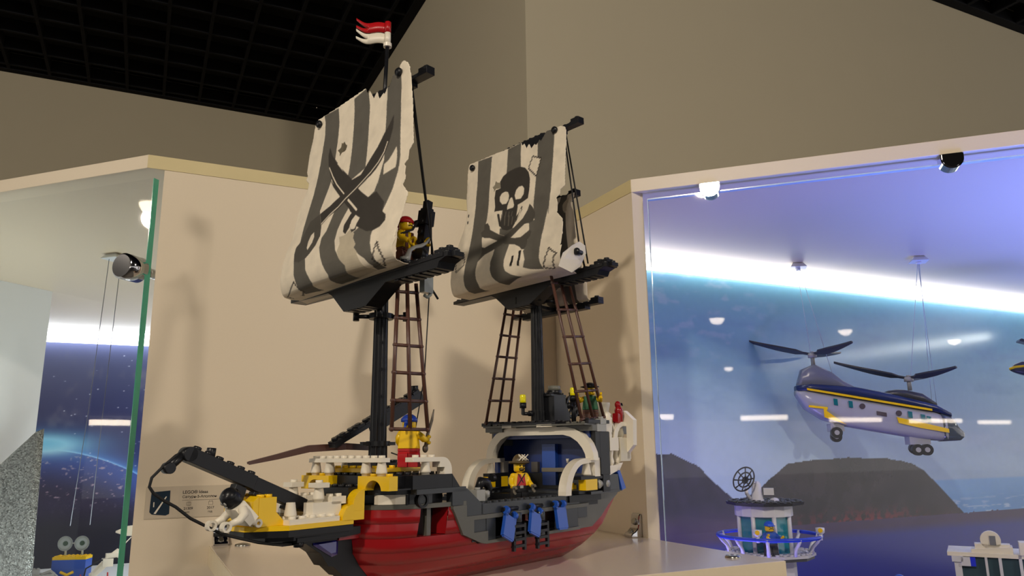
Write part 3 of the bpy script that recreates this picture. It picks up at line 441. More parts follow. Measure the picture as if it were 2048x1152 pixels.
# --- hull: overlapping curved strakes
LV = [0, 9.4, 18.8, 27.4, 37, 46.6, 56.3]
HW = [20, 32, 41, 45.5, 47, 48, 48]
SF = [27, 19, 10, 4, 3, 3.5, 4]
SB = [238, 252, 262, 272, 284, 296, 306]
def bow_w(d): return float(np.interp(d, [0, 3, 8, 16, 29, 45, 60, 76], [8, 15.5, 25, 33, 40, 44, 46.4, 48]))
def hull_w(s, w, f):
    k = max(0, (s-225)/80.0); return max(8, (w/48.0)*bow_w(s-f) if w > 21 else min(w, 8+(s-f)*.4))*(1-.16*k*k)
def side(mb, k, a0, a1, b0, b1, n=40, sg=-1, lip=.4):
    z0, z1 = LV[k], LV[k+1]; rows = []
    for z, w, a, b, f, e in ((z0, HW[k], a0, b0, SF[k], lip), ((z0+z1)/2, (HW[k]+HW[k+1])/2, (a0+a1)/2, (b0+b1)/2, (SF[k]+SF[k+1])/2, lip*.8+.12), (z1, HW[k+1], a1, b1, SF[k+1], 0)):
        rows.append([(a+(b-a)*(i/n)**1.3, sg*(hull_w(a+(b-a)*(i/n)**1.3, w, f)+e), z) for i in range(n+1)])
    m = n+1; mb.add([p for r in rows for p in r], [(j*m+i, j*m+i+1, (j+1)*m+i+1, (j+1)*m+i) for j in range(2) for i in range(n)], True)
    mb.add([rows[0][i] for i in range(m)]+[(p[0], p[1]-sg*.8, p[2]) for p in rows[0]], [(i, i+1, m+i+1, m+i) for i in range(n)], False)
def ribbon(mb, s0, s1, z0, z1, off=0.0, th=4.0, n=24, w=48, sides=(-1, 1)):
    for sg in sides:
        vs = []
        for i in range(n+1):
            x = s0+(s1-s0)*i/n; y_ = hull_w(x, w, 4)+off
            vs += [(x, sg*y_, z0), (x, sg*y_, z1), (x, sg*max(1, y_-th), z1), (x, sg*max(1, y_-th), z0)]
        mb.add(vs, [(4*i+j, 4*i+(j+1) % 4, 4*i+4+(j+1) % 4, 4*i+4+j) for i in range(n) for j in range(4)]+[(0, 1, 2, 3), (4*n, 4*n+1, 4*n+2, 4*n+3)])
mb = MB()
for sg in (-1, 1):
    for k in range(3): side(mb, k, SF[k], SF[k+1], SB[k], SB[k+1], sg=sg)
    for k in (3, 4, 5):
        e0 = {3: 93, 4: 73, 5: 67}[k]; e1 = {3: 73, 4: 67, 5: 62}[k]; o0 = {3: 92, 4: 34, 5: 35.5}[k]; o1 = {3: 73, 4: 35.5, 5: 37}[k]
        side(mb, k, SF[k], SF[k+1], o0, o1, n=26, sg=sg)
        if k > 3: side(mb, k, 57.5 if k == 4 else 59, 59 if k == 4 else 60.5, e0, e1, n=4, sg=sg)
    mb.add([(58, sg*45, 37.5), (60.5, sg*45.5, 56), (60.5, sg*30, 56), (58, sg*30, 37.5)], [(0, 1, 2, 3)])
    mb.add([(34, sg*40, 37.2), (58, sg*45, 37.2), (58, sg*30, 37.2), (34, sg*30, 37.2)], [(0, 1, 2, 3)])
    mb.add([(236, sg*45, 26.5), (252, sg*44.5, 27), (268, sg*44, 35), (282, sg*43, 45), (298, sg*42, 54), (306, sg*41, 55), (296, sg*41.4, 46.6), (284, sg*42.6, 37), (272, sg*43.6, 27.4), (262, sg*39.5, 19)], [list(range(10))], False)
for j in range(6):
    mb.add([(SB[j], -HW[j]*.8, LV[j]), (SB[j], HW[j]*.8, LV[j]), (SB[j+1], HW[j+1]*.8, LV[j+1]), (SB[j+1], -HW[j+1]*.8, LV[j+1])], [(0, 1, 2, 3)])
mb.add([(SF[0], -8, 0.1), (70, -20, .1), (SB[0], -19, 0.1), (SB[0], 19, 0.1), (70, 20, .1), (SF[0], 8, 0.1)], [tuple(range(6))])
mb.build('hull', RED, ship)
# dark inside of the hull, seen through the gun port
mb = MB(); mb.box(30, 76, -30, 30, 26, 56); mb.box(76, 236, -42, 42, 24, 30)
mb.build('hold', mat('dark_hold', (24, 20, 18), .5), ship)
mb = MB(); mb.box(44, 48, -40, -36, 36, 56); mb.build('port_post', GREY, ship)
# stem
mb = MB()
mb.prism([(-36, 38), (-23, 30), (-16, 21), (-12, 20.5), (-3, 13), (0, 12.5), (12, 3), (20, 0.1), (40, 0.1), (40, 46), (-30, 46)], 'y', -8, 8)
mb.prism([(-28, 44), (-24, 40), (-10, 40), (4, 41), (4, 46), (-28, 46)], 'y', -16, 16)
mb.build('stem', BLACK, ship, B)
mb = MB(); mb.add([(-30, -8.4, 37.6), (-9, -8.4, 38.6), (-9, -8.4, 28), (-14, -8.4, 26.8), (-30, -8.4, 36), (-27, -10.4, 36.6), (-12, -10.4, 37), (-12, -10.4, 30), (-16, -10.4, 29.6)], [(0, 1, 2, 3, 4), (5, 6, 7, 8), (0, 1, 6, 5), (1, 2, 7, 6), (2, 3, 8, 7), (3, 4, 8), (4, 0, 5, 8)]); mb.build('bow_side_window', TBLUE, ship, .2)
mb = MB(); mb.box(-12, 6, -13, -8, 37.6, 40.2); mb.box(-6, 6, -14, -8, 40.2, 43.4); mb.build('bow_red_brick', RED, ship, B)
# --- grey trim
mb = MB()
for a, b in ((-49, -44), (44, 49)):
    mb.prism([(62.2, 56.4), (77, 56.4), (77, 48.2), (116, 48.2), (116, 45), (85, 45), (85, 36), (101, 36), (101, 29), (227, 29), (227, 26.4), (99, 26.8), (93, 28), (73, 35.5), (63.6, 52), (62, 54.5)], 'y', a, b)
    mb.prism([(116, 45), (242, 45), (242, 48.2), (116, 48.2)], 'y', a, b)
    mb.prism([(226, 26.4), (227, 36), (242, 36), (242, 48), (252, 48), (252, 57), (302, 57), (298, 53), (282, 44.6), (268, 34.6), (252, 26.8)], 'y', a+3 if a > 0 else a+3.5, b-3 if a > 0 else b)
ribbon(mb, 4, 77, 56.2, 59.4, .8, 6)
mb.build('hull_trim', GREY, ship, B)
# --- dark bulwarks
mb = MB()
for sg in (-1, 1):
    a, b = (-48.2, -42) if sg < 0 else (42, 48.2)
    mb.box(85, 112, a+1.4 if sg < 0 else a, b if sg < 0 else b-1.4, 29, 45); mb.box(101, 112, a+1, b-1, 28, 45)
    mb.box(196, 227, a+1.2, b-1.2, 29, 45); mb.box(227, 242, a+1.2, b-1.2, 36, 45); mb.box(160, 166, a+2, b-2, 29, 45); mb.box(128, 146, a+2, b-2, 29, 45)
    mb.prism([(77, 48.2), (96, 48.2), (96, 56.4), (94, 57), (78, 68.4), (62, 68.4), (62, 56.6), (77, 56.6)], 'y', a, b)
    mb.box(26, 77, a, b, 66.2, 69.8)
    mb.box(94, 228, a, b, 48.3, 56.2)
    for k in range(17): mb.ring((98+8*k, (a+b)/2, 56), (98+8*k, (a+b)/2, 57.8), 2.5, 1.6, 14)
    mb.prism([(228, 48.2), (252, 48.2), (252, 60), (244, 62), (232, 54), (228, 56)], 'y', a+4, b)
ribbon(mb, 28, 46, 59.4, 66.3, .2, 3); ribbon(mb, 8, 30, 66.2, 69.8, .2, 8)
mb.build('bulwark', DGREY, ship, B)
mb = MB(); ribbon(mb, 4, 77, 57, 59, -4, 60); mb.box(26, 62, -38, 38, 59, 66); mb.box(94, 262, -46, 46, 46, 50); mb.build('deck', BLACK, ship)
# white curved tile, cannon muzzle in the fore gun port
for sg_ in (-1, 1):
    mb = MB(); ribbon(mb, 11.5, 28, 59.6, 66.2, .6, 4, 10, sides=(sg_,)); mb.build('curved_tile', WHITE, ship, B)
for sg in (-1, 1):
    e = MB(); e.ring((37, sg*40, 62), (37, sg*43.5, 62), 5.4, 3.8, 24); e.cyl((37, sg*32, 62), (37, sg*40.5, 62), 4.6, n=20)
    e.build('cannon', BLACK, ship)
# --- fore deck
mb = MB(); mb.brick(8, 62, -40, 40, 69.8, 79.5, False); 
for sg in (-1, 1):
    mb.prism([(62, 69.8), (70.5, 69.8), (62, 79.5)], 'y', *sorted((sg*24, sg*48))); mb.brick(22, 62, *sorted((sg*40, sg*48)), 69.8, 79.3, False)
mb.box(8, 22, -47, -40, 69.8, 71)
for i in range(7):
    for j in range(10): mb.stud(12+8*i, -36+8*j, 79.5)
mb.brick(-8, 8, -16, 16, 66, 72, True)
mb.build('fore_deck', BLACK, ship, B)
mb = MB(); mb.brick(12, 68, -20, 30, 81.4, 84.4, True); mb.build('deck_plate', YELLOW, ship, B)
mb = MB(); mb.brick(20, 60, -12, 20, 84.4, 88, True); mb.build('mast_foot', BLACK, ship, B)
# yellow arches at the front
for y0 in (-48, 16):
    mb = MB(); yc = y0+16; pts = [(y0, 79.4), (y0, 69.8), (yc-8, 69.8)]+[(yc-8*math.cos(t), 69.8+6.8*math.sin(t)) for t in [PI*i/12 for i in range(1, 12)]]+[(yc+8, 69.8), (y0+32, 69.8), (y0+32, 79.4)]
    mb.prism(pts, 'x', 0, 8)
    for j in range(4): mb.stud(4, y0+4+8*j, 79.4)
    mb.build('yellow_arch', YELLOW, ship, B)
def cone(mb, s, t, z0, z1, rb=3.9, rt=2.8):
    h = z1-z0; mb.lathe((s, t, z0), [(.01, 0), (3.1, 0), (3.1, 1.6), (rb, 1.6), (rb, 2.8), (rt, h-.1), (rt, h), (.01, h)], 20); return mb
mb = MB(); mb.brick(0, 8, -40, 40, 88.6, 91.6)
mb.build('front_railing', WHITE, ship, B)
for t in (-36, -20, 20, 36): cone(MB(), 4, t, 79.4, 88.6).build('railing_post', WHITE, ship)
for sg in (-1, 1):
    y0, y1 = sorted((sg*40, sg*48)); mb = MB()
    mb.prism([(22, 91.6), (52, 91.6)]+[(52+9.6*math.sin(a), 82+9.6*math.cos(a)) for a in [PI/2*i/8 for i in range(1, 9)]]+[(61.6, 79.4), (53.8, 79.4), (53.8, 84.4), (49, 84.4), (49, 88.4), (22, 88.4)], 'y', y0, y1)
    for s in (28, 36, 44): mb.stud(s, (y0+y1)/2, 91.6)
    mb.build('side_railing', WHITE, ship, B)
    cone(MB(), 38, (y0+y1)/2, 79.4, 88.5).build('railing_post', WHITE, ship)
# yellow stepped curves beside the bow platform
def curve(mb, s0, s1, z0, z1, y0, y1, n=10):
    h = min(z1-z0, (s1-s0)*1.0); L = s1-s0
    mb.prism([(s1, z0), (s0, z0), (s0, z1-h)]+[(s1-L*math.cos(a), z1-h+h*math.sin(a)) for a in [PI/2*i/n for i in range(1, n+1)]], 'y', y0, y1)
for sg in (-1, 1):
    y0, y1 = sorted((sg*16, sg*24)); mb = MB(); curve(mb, -9.5, 0, 57, 71, y0, y1); curve(mb, -18.5, -9.2, 51, 61.5, y0, y1); mb.box(-9.4, 0, y0, y1, 51, 57.1); mb.build('stepped_curve', YELLOW, ship, B)
# bow platform
out = [(-81, -8), (-60, -24), (-9, -24), (-9, 24), (-60, 24), (-81, 8)]
mb = MB(); mb.prism(out, 'z', 48.6, 51.6)
for s in (-36, -28, -20):
    for t in (-20, 20): mb.stud(s, t, 51.6)
mb.stud(-74, 0, 51.6)
mb.build('bow_platform', YELLOW, ship, B)
mb = MB(); mb.prism([(x, y*.99) for x, y in out], 'z', 44.6, 48.5); mb.prism([(-66, -8), (-52, -18), (-9, -20), (-9, 20), (-52, 18), (-66, 8)], 'z', 41.4, 44.6); mb.brick(-56, -9, -12, 12, 38, 41.4, False)
mb.brick(-50, -16, -19, -11, 40, 43, False); mb.cyl((-46, -15, 37), (-46, -15, 40.2), 3.2)
mb.build('bow_underside', BLACK, ship, B)
for sg in (-1, 1):
    y0, y1 = sorted((sg*6, sg*16)); mb = MB()
    mb.prism([(-77, 51.6), (-77, 69), (-69, 69), (-64.4, 69), (-64.4, 60), (-56, 51.6)], 'y', y0, y1); mb.stud(-73, (y0+y1)/2, 69); mb.stud(-67.4, (y0+y1)/2, 69)
    mb.prism([(-77.1, 51.6), (-81, 55), (-81, 67), (-77.1, 70)], 'y', y0, y1)
    mb.build('bow_block', YELLOW, ship, B)
    y0, y1 = sorted((sg*9, sg*23)); mb = MB()
    mb.brick(-59, -20, y0, y1, 51.6, 54.8); mb.build('white_plate', WHITE, ship, B)
    cone(MB(), -54, sg*16, 54.8, 65).build('white_cone', WHITE, ship)
    y0, y1 = sorted((sg*9, sg*19)); mb = MB()
    mb.prism([(-39, y0), (-40.5, (y0+y1)/2), (-39, y1), (-16, y1), (-16, y0)], 'z', 54.8, 63.8); mb.box(-24, -12, y0, y1, 62, 67); [mb.stud(s, sg*14, 67) for s in (-22, -15)]
    mb.build('white_block', WHITE, ship, B)
    mb = MB(); cone(mb, -31, sg*14, 63.8, 73); mb.build('white_cone', WHITE, ship)
    mb = MB(); mb.brick(-36, -26, sg*14-5, sg*14+5, 73, 76.2, False); mb.stud(-31, sg*14, 76.2); mb.build('white_cap', WHITE, ship, B)
# bowsprit
ax = Vector((-82, 0, 33.5)).normalized(); nz = Vector((33.5, 0, 82)).normalized(); base = Vector((-35, 0, 62.5))
BM = Matrix((ax, Vector((0, 1, 0)), nz)).transposed().to_4x4(); BM.translation = base
mb = MB(); mb.T = BM
mb.box(-2, 46, -3.8, 3.8, -4.6, 3.6); mb.box(-2, 46, -1.4, 1.4, 3.4, 4.3); mb.box(40, 88, -4, 4, -4.4, 4.2)
for k in range(6): mb.stud(43.5+8.1*k, 0, 4.2, 2.5, 1.9)
mb.box(34, 38, -3, 3, -7, -5); mb.box(6, 12, -4, 4, -7, -5)
mb.cyl((88, -4, 0), (88, 4, 0), 4.4, n=20); mb.cyl((74, 0, 4), (75.5, 0, 9), 2.8, n=14)
mb.cyl((91, 0, -2), (95, 0, -10), 2.6, 2.6, n=14); mb.cyl((95.6, -3, -11.4), (95.6, 3, -11.4), 3.3, n=18)
mb.prism([(52, -5), (44, -5), (43, -15), (47, -17.5), (51.5, -15)], 'y', -3.2, 3.2)
mb.build('bowsprit', BLACK, ship, .2)
mb = MB(); mb.tube([(-118, 0, 98), (-124, 0, 95), (-131, 0, 89), (-137, 0, 83), (-138, 0, 78), (-135, 0, 74), (-129, 0, 70), (-122, -1, 66), (-113, -2, 59), (-104, -4, 54), (-95, -6, 49), (-84, -8, 45.5), (-72, -10, 42), (-62, -12, 40), (-50, -13, 39.5)], .9, 8); mb.build('bow_cord', CORD, ship)

# --- brown spar and black boom beside the fore mast
mb = MB()
for dz, dy in ((0, 0), (2.2, 0), (1.1, 2)): mb.tube([(-56, 30+dy, 89+dz*.4), (-34, 30+dy, 92.6+dz*.7), (-8, 30+dy, 97.5+dz), (24, 28+dy, 99+dz), (44, 24+dy, 98+dz)], [1.1, 1.6, 2.0, 2.0, 1.6], 4, False)
mb.build('brown_spar', BROWN, ship)
d = Vector((90, 0, 44)).normalized(); a = math.atan2(44, 90); mb = MB(); mb.T = Matrix.Translation((6, 20, 99)) @ Matrix.Rotation(-a, 4, 'Y')
mb.box(0, 98, -4, 4, 0, 3.2)
for k in range(12): mb.box(k*8+.2, k*8+7.8, -4, 4, 3.2, 5.6 if k % 2 else 4.4); mb.stud(4+8*k, 0, 4.6)
mb.box(40, 98, -4, 4, -7, 0); mb.cyl((94, 0, 4), (96, 0, 9), 3); mb.build('boom', BLACK, ship, B)

# --- masts
def mast(s, z0, z1, zc, name='mast'):
    mb = MB(); n = 24; prof = []
    zs = [z0, z0+14, z0+14.1, z1]
    rs = [7.2, 7.0, 6.4, 5.3]; vs = []
    for z, r in zip(zs, rs):
        for i in range(n*2):
            t = 2*PI*i/(n*2); rr = r*(1 if i % 4 < 2 else .90); vs.append((s+rr*math.cos(t), rr*math.sin(t), z))
    m = n*2
    mb.add(vs, [(k*m+i, k*m+(i+1) % m, (k+1)*m+(i+1) % m, (k+1)*m+i) for k in range(3) for i in range(m)]+[list(range(m))[::-1], list(range(3*m, 4*m))], False)
    o = mb.build(name, BLACK, ship)
    c = MB(); c.ring((s, 0, zc), (s, 0, zc+4), 9.5, 6, 24)
    for a_ in range(4):
        ca, sa = math.cos(a_*PI/2+PI/4), math.sin(a_*PI/2+PI/4); c.cyl((s+ca*9, sa*9, zc+2), (s+ca*19, sa*19, zc+2), 1.6, n=10); c.cyl((s+ca*19, sa*19, zc-1.5), (s+ca*19, sa*19, zc+5.5), 2.4, n=12)
    c.build('mast_ring', BLACK, ship)
    c = MB(); c.ring((s, 0, zc-96), (s, 0, zc-92.5), 9, 6, 24); c.box(s-16, s+16, -1.6, 1.6, zc-95.5, zc-93); c.build('mast_ring', BLACK, ship) if zc < 210 else None
    return o
mast(32, 87, 218, 196)
mast(234, 118, 262, 238)
mb = MB(); mb.cyl((32, 0, 218), (31, 0, 366), 4.0, 3.4, n=14); mb.build('topmast', BLACK, ship)
mb = MB(); mb.cyl((234, 0, 262), (232, 0, 392), 4.0, 3.4, n=14); mb.build('topmast', BLACK, ship)
mb = MB(); mb.cyl((29, 0, 360), (31.5, 0, 428), 1.65, n=10); mb.build('flag_pole', BLACK, ship)

# --- yards
def yard(name, c, yaw, halfL, z, depth, tilt=0.0, hull=True):
    M = Matrix.Translation((c[0], c[1], z)) @ Matrix.Rotation(math.radians(-yaw), 4, 'Z') @ Matrix.Rotation(math.radians(tilt), 4, 'X')
    mb = MB(); mb.T = M; L = halfL
    if hull:
        # boat-shaped centre: shallow below, stepping up to the tips
        mb.prism([(-L, 2), (-L, 5.2), (L, 5.2), (L, 2), (L*.42, 1), (L*.36, -2), (L*.19, -depth-2), (-L*.10, -depth-2), (-L*.34, -3.4), (-L*.90, -4), (-L*.92, 0), (-L*.98, 2)], 'x', -7, 7)
        mb.box(-7.8, 7.8, -L*.96, L*.96, 2.4, 5.2)
        mb.prism([(-L*.62, 5), (-L*.50, 8.4), (L*.50, 8.4), (L*.62, 5)], 'x', -7.8, 7.8)
        for k in range(int(2*L/8)):
            y = -L+4+8*k
            for x in (-4, 4): mb.stud(x, y, 8.3 if abs(y) < L*.52 else 5.1)
        mb.brick(-4, 4, -L+2, -L+18, 5.2, 9.5); mb.brick(-4, 4, -L-4, -L+8, 2, 5.2)
        for k in range(3): mb.box(-6.4, 6.4, -L*.06+k*8, -L*.06+k*8+5, -depth-2.5, -depth-2)
        for k in range(6): mb.box(-6.4, 6.4, -L*.86+k*8, -L*.86+k*8+5, -4.6, -3.9)
    else:
        mb.box(-4, 4, -L, L, 0, 3.2); mb.box(-4, 4, -L*.72, L*.72, -3, 0); mb.box(-3.6, 3.6, -L*.4, L*.4, 3.2, 5)
        for k in range(int(2*L/8)): mb.stud(0, -L+4+8*k, 5 if abs(-L+4+8*k) < L*.38 else 3.2)
        mb.brick(-4, 4, -L, -L+10, 3.2, 6.4)
    return mb.build(name, BLACK, ship, B)
yard('lower_yard', (8, -10), 8, 105, 216.5, 15)
yard('upper_yard', (20, 2), 4, 70, 373, 6, 0, False)
yard('lower_yard', (224, 4), 11, 113, 250, 15)
yard('upper_yard', (216, -4), 9, 76, 396, 6, 0, False)
yard('mizzen_upper_yard', (266, 0), 9, 37, 349, 4, 0, False)
yard('mizzen_lower_yard', (266, 0), 9, 62, 233, 6, 0, False)
for z_ in (349, 233): mb = MB(); mb.box(236, 262, -3, 3, z_, z_+3.2); mb.build('mizzen_bracket', BLACK, ship, B)

# --- sails
def sail_point(rows, c, yaw, U, V, out=5.0):
    vs = [r[0] for r in rows]; g = lambda i: np.interp(V, vs, [r[i] for r in rows])
    x = g(2)*(1-U)+g(4)*U; z = g(3)*(1-U)+g(5)*U
    d = g(1)+out*(1-(2*U-1)**2)*np.minimum(1, V*1.5)*np.where(V < .9, 1, (1-V)*10)
    # fold lines near the right edge and small creases
    d = d+.5*np.sin(V*9+U*14)*np.exp(-((U-.93)/.06)**2)*(V < .85)+.35*np.sin(U*17+V*3)*np.minimum(1, V*2)*(V < .9)
    a = math.radians(yaw)
    return np.stack([c[0]-math.sin(a)*x-math.cos(a)*d, c[1]-math.cos(a)*x+math.sin(a)*d, z], -1)
def seg_dist(pts, X, Y, asp):
    best = np.full(X.shape, 9.)
    for (x0, y0), (x1, y1) in zip(pts[:-1], pts[1:]):
        dx, dy = x1-x0, (y1-y0)*asp; L = dx*dx+dy*dy+1e-12
        t = np.clip(((X-x0)*dx+(Y-y0)*asp*dy)/L, 0, 1); best = np.minimum(best, np.hypot(X-x0-t*dx, (Y-y0)*asp-t*dy))
    return best
PALETTE = {'g': (98, 94, 86), 'k': (60, 56, 51), 'k2': (80, 76, 69), 'w': (236, 224, 202), 't': (196, 184, 160), 'b': (30, 26, 24), 'st': (40, 34, 30), 'gl': (100, 94, 84)}
CLOTH = painted('printed_sail_cloth', .75, noise=.17)
def sail(name, rows, c, yaw, areas, lines, label, nu=250, nv=330, asp=1.25, parent=ship):
    U, V = np.meshgrid(np.linspace(0, 1, nu), np.linspace(0, 1, nv)); P = sail_point(rows, c, yaw, U, V)
    col = np.zeros(U.shape+(3,)); col[:] = PALETTE['w']; hole = np.zeros(U.shape, bool)
    J = .5/nu
    for k, poly in areas:
        if k == 'h': hole |= inside(poly, U, V); continue
        cov = sum(inside(poly, U+a*J, V+b*J*.8).astype(float) for a in (-.6, .6) for b in (-.6, .6))/4
        col = mixc(col, PALETTE[k], cov)
    for k, w, pts in lines:
        ds = seg_dist(pts, U, V, asp)
        cov = np.clip((w*.6-ds)/(.003)+.5, 0, 1)*(.85 if k == 'st' else 1)
        if k == 'st':   # dashed stitches with cross ticks
            ph = np.floor((U*.6+V*asp)*85).astype(int) % 2; cov = np.maximum(cov, np.clip((.010-ds)/.003, 0, 1)*(ph == 0)*.6)
        col = mixc(col, PALETTE[k], cov)
    hc = hole[:-1, :-1]
    o = grid_mesh(name, P, col, CLOTH, parent, ~(hole[:-1, :-1] & hole[1:, 1:] | hole[1:, :-1] & hole[:-1, 1:]))
    o['label'] = label; md = o.modifiers.new('cloth', 'SOLIDIFY'); md.thickness = .35*MM; md.offset = 0
    return o
sail('sail', SAIL_A_ROWS, (12, 0), 7, SAIL_A_AREAS, SAIL_A_LINES, 'fore sail printed with two crossed sabres on black and white stripes')
sail('sail', SAIL_B_ROWS, (214, 0), 9, SAIL_B_AREAS+[('h', [(-.1, -.1), (1.1, -.1), (1.1, .045), (.9, .04), (.5, .06), (.1, .075), (-.1, .085)])], SAIL_B_LINES, 'main sail printed with skull and crossed bones on stripes')
R3 = [[v, 6+8*math.sin(v*PI), -30-18*v-4*math.sin(v*9), 349-105*v, 36+16*v-5*math.exp(-((v-.12)/.05)**2), 349-105*v] for v in [i/20 for i in range(19)]]
R3 += [[.95, 3, -46, 240, 46, 240], [1.0, 0, -46, 237, 46, 237]]
st = [('g', [(a, -.1), (a+.14, -.1), (a+.14, 1.1), (a, 1.1)]) for a in (.14, .43, .72)]+[('t', [(.83, .08), (.88, .03), (.94, .09), (.9, .17), (.84, .2)])]
sail('sail', R3, (262, -4), 9, st, [], 'small rear sail with plain grey and white stripes', 120, 160)
def pins(pts):
    for s, t, z in pts:
        mb = MB(); mb.lathe((s, t, z), [(.01, -3.2), (2.4, -3.0), (3.3, -2), (3.3, -.6), (2.2, 0), (2.2, 6)], 16, 'x'); mb.build('sail_pin', BLACK, ship)
def onsail(rows, c, yaw, u, v, f=0.8):
    p = sail_point(rows, c, yaw, np.array(u), np.array(v)); return (float(p[0])-f, float(p[1]), float(p[2]))
pins([onsail(SAIL_A_ROWS, (12, 0), 7, 0.0939, 0.1011), onsail(SAIL_A_ROWS, (12, 0), 7, 0.8742, 0.0547), onsail(SAIL_B_ROWS, (214, 0), 9, 0.0758, 0.1265), onsail(SAIL_B_ROWS, (214, 0), 9, 0.8668, 0.0554)])
# loose lower corner of the main sail, pinned back to its yard
mb = MB(); pp = [(159, -80, 249), (166, -80, 262), (178, -82, 271), (190, -82, 277), (199, -82, 275), (200, -82, 268), (190, -82, 254), (176, -82, 246)]
mb.add([Vector(p) for p in pp]+[Vector(p)+Vector((.6, .3, 0)) for p in pp], [list(range(8)), list(range(8, 16))[::-1]]+[(i, (i+1) % 8, 8+(i+1) % 8, 8+i) for i in range(8)]); mb.build('sail_corner', WHITE, ship)
pins([(184, -83.5, 266)])

# --- shrouds (brown rope ladders)
def shroud(p00, p01, p10, p11, n=5):
    # bottom left/right, top left/right
    a, b, c, d = map(Vector, (p00, p01, p10, p11)); mb = MB()
    for u in (0, .5, 1): mb.tube([a.lerp(b, u), c.lerp(d, u)], 1.45, 8)
    for k in range(n+1):
        f = k/(n+.35); l, r = a.lerp(c, f), b.lerp(d, f); e = (r-l).normalized()*1.6; mb.tube([l-e, r+e], 1.25, 8)
        for q_ in (l, r): mb.ball(q_, 1.9, 10, 6)
    mb.build('rope_ladder', BROWN, ship)
shroud((5, -44, 111), (40, -44, 111), (12, -40, 216), (30, -40, 218))
shroud((222, 56, 122), (258, 56, 123), (246, 48, 242), (272, 48, 243))
shroud((224, -56, 122), (262, -56, 125), (198, -44, 255), (224, -44, 259))
# --- fighting top gear on the fore mast
mb = MB(); mb.T = Matrix.Translation((22, -52, 224)) @ Matrix.Rotation(math.radians(8), 4, 'Y')
mb.box(-3.4, 3.4, -3.6, 3.6, 0, 50); mb.box(-2.6, 2.6, -2.6, 2.6, 50, 56); mb.box(-4.4, 4.4, -4.6, 4.6, 36, 48)
for k in range(5): mb.cyl((-3.4, 0, 6+8*k), (-5.2, 0, 6+8*k), 2.2, n=12)
mb.cyl((-3, 3.4, 38), (-3, 7, 38), 2.8, n=16); mb.cyl((-6, -2, 12), (0, -2, 12), 5, n=16)
mb.build('swivel_post', BLACK, ship, B)
mb = MB(); mb.box(6, 40, -26, 26, 226, 229); mb.box(6, 40, -26, -23, 229, 236); mb.brick(0, 14, -58, -42, 225, 228); mb.build('fighting_top', BLACK, ship, B)
mb = MB(); mb.box(0, 8, -52, -30, 224.6, 228); mb.cyl((-1, -46, 229), (8, -46, 229), 2.2, n=12); mb.cyl((-1, -38, 229), (8, -38, 229), 2.2, n=12); mb.build('grey_grille', LGREY, ship, B)
mb = MB(); mb.box(21, 30, -58, -53, 208, 220); mb.tube([(29.5, -56, 224), (30, -56, 211), (29, -56, 207), (26, -56, 205), (23, -56, 206)], 1.3, 8); mb.build('grey_hook', mat('clear_grey_plastic', (140, 146, 142), .2), ship)
mb = MB(); mb.tube([(-2, -58, 227), (2, -60, 229), (4, -60, 235), (9, -60, 238.5), (15, -60, 240.5), (20, -60, 243.5), (24, -60, 248)], [2.6, 2.6, 1.6, 1.5, 1.5, 1.1, .6], 8); mb.build('grey_feather', LGREY, ship)

# --- rigging cords
def cord(pts, r=.75): mb = MB(); mb.tube(pts, r, 6); return mb.build('rigging_cord', CORD, ship)
cord([(19, -42, 372), (27, -52, 279)]); cord([(19, -44, 372), (25, -63, 232)])
cord([(27, -58, 268), (24, -62, 226)], .6)
cord([(21, -50, 262), (14, -52, 254), (4, -50, 249)], .9); cord([(30, -56, 212), (33, -57, 208), (36, -57, 205)], .9)
cord([(34, -50, 210), (42, -38, 150), (44, -24, 98), (42, -16, 92), (36, -10, 95)], .5)
cord([(212, -56, 395), (206, -80, 260)]); cord([(212, -54, 395), (192, -80, 277)])
cord([(186, -80, 267), (196, -80, 266), (200, -80, 256)], .9)

# --- waist: port lids, boarding ladders
for s in (115, 148, 181):
    mb = MB(); tilt = {115: 26, 148: 22, 181: 2}[s]
    T = Matrix.Translation((s+4, -51.5, 50.5)); mb.T = T @ Matrix.Rotation(math.radians(tilt), 4, 'Y') @ Matrix.Rotation(math.radians(-9), 4, 'X')
    mb.box(0, 14, -1.6, 1.4, -20, -3); mb.box(1, 13, -1.4, .6, -21.2, -20)
    for x in (0, 11.2): mb.cyl((x-.3, 0, 0), (x+2.8, 0, 0), 3.1, n=16); mb.box(x, x+2.6, -1.6, 1.4, -5, 0)
    o = mb.build('port_lid', BLUE, ship, B)
    mb = MB(); mb.cyl((s+2, -50, 50.5), (s+21, -50, 50.5), 1.6, n=12); mb.box(s+8, s+14, -50, -44, 48, 52); mb.build('hinge', BLACK, o)
for s, zt in ((126, 39), (157, 38)):
    mb = MB()
    for x in (0, 13.5): mb.box(s+x, s+x+2.6, -54, -51.4, zt-20.5, zt); 
    for k in range(4): mb.box(s+1, s+15, -54.6, -52, zt-3-k*5, zt-.8-k*5); mb.box(s+.2, s+16, -52.4, -50.6, zt-3-k*5, zt-1.6-k*5)
    mb.box(s, s+16, -52, -46, zt-2, zt)
    mb.build('boarding_ladder', BLACK, ship, B)
    mb = MB(); mb.box(s, s+14, -50, -44, zt+1, zt+8); mb.cyl((s+8, -51, zt+1), (s+8, -51, zt+8), 4, n=16); mb.build('ladder_block', DGREY, ship, B)

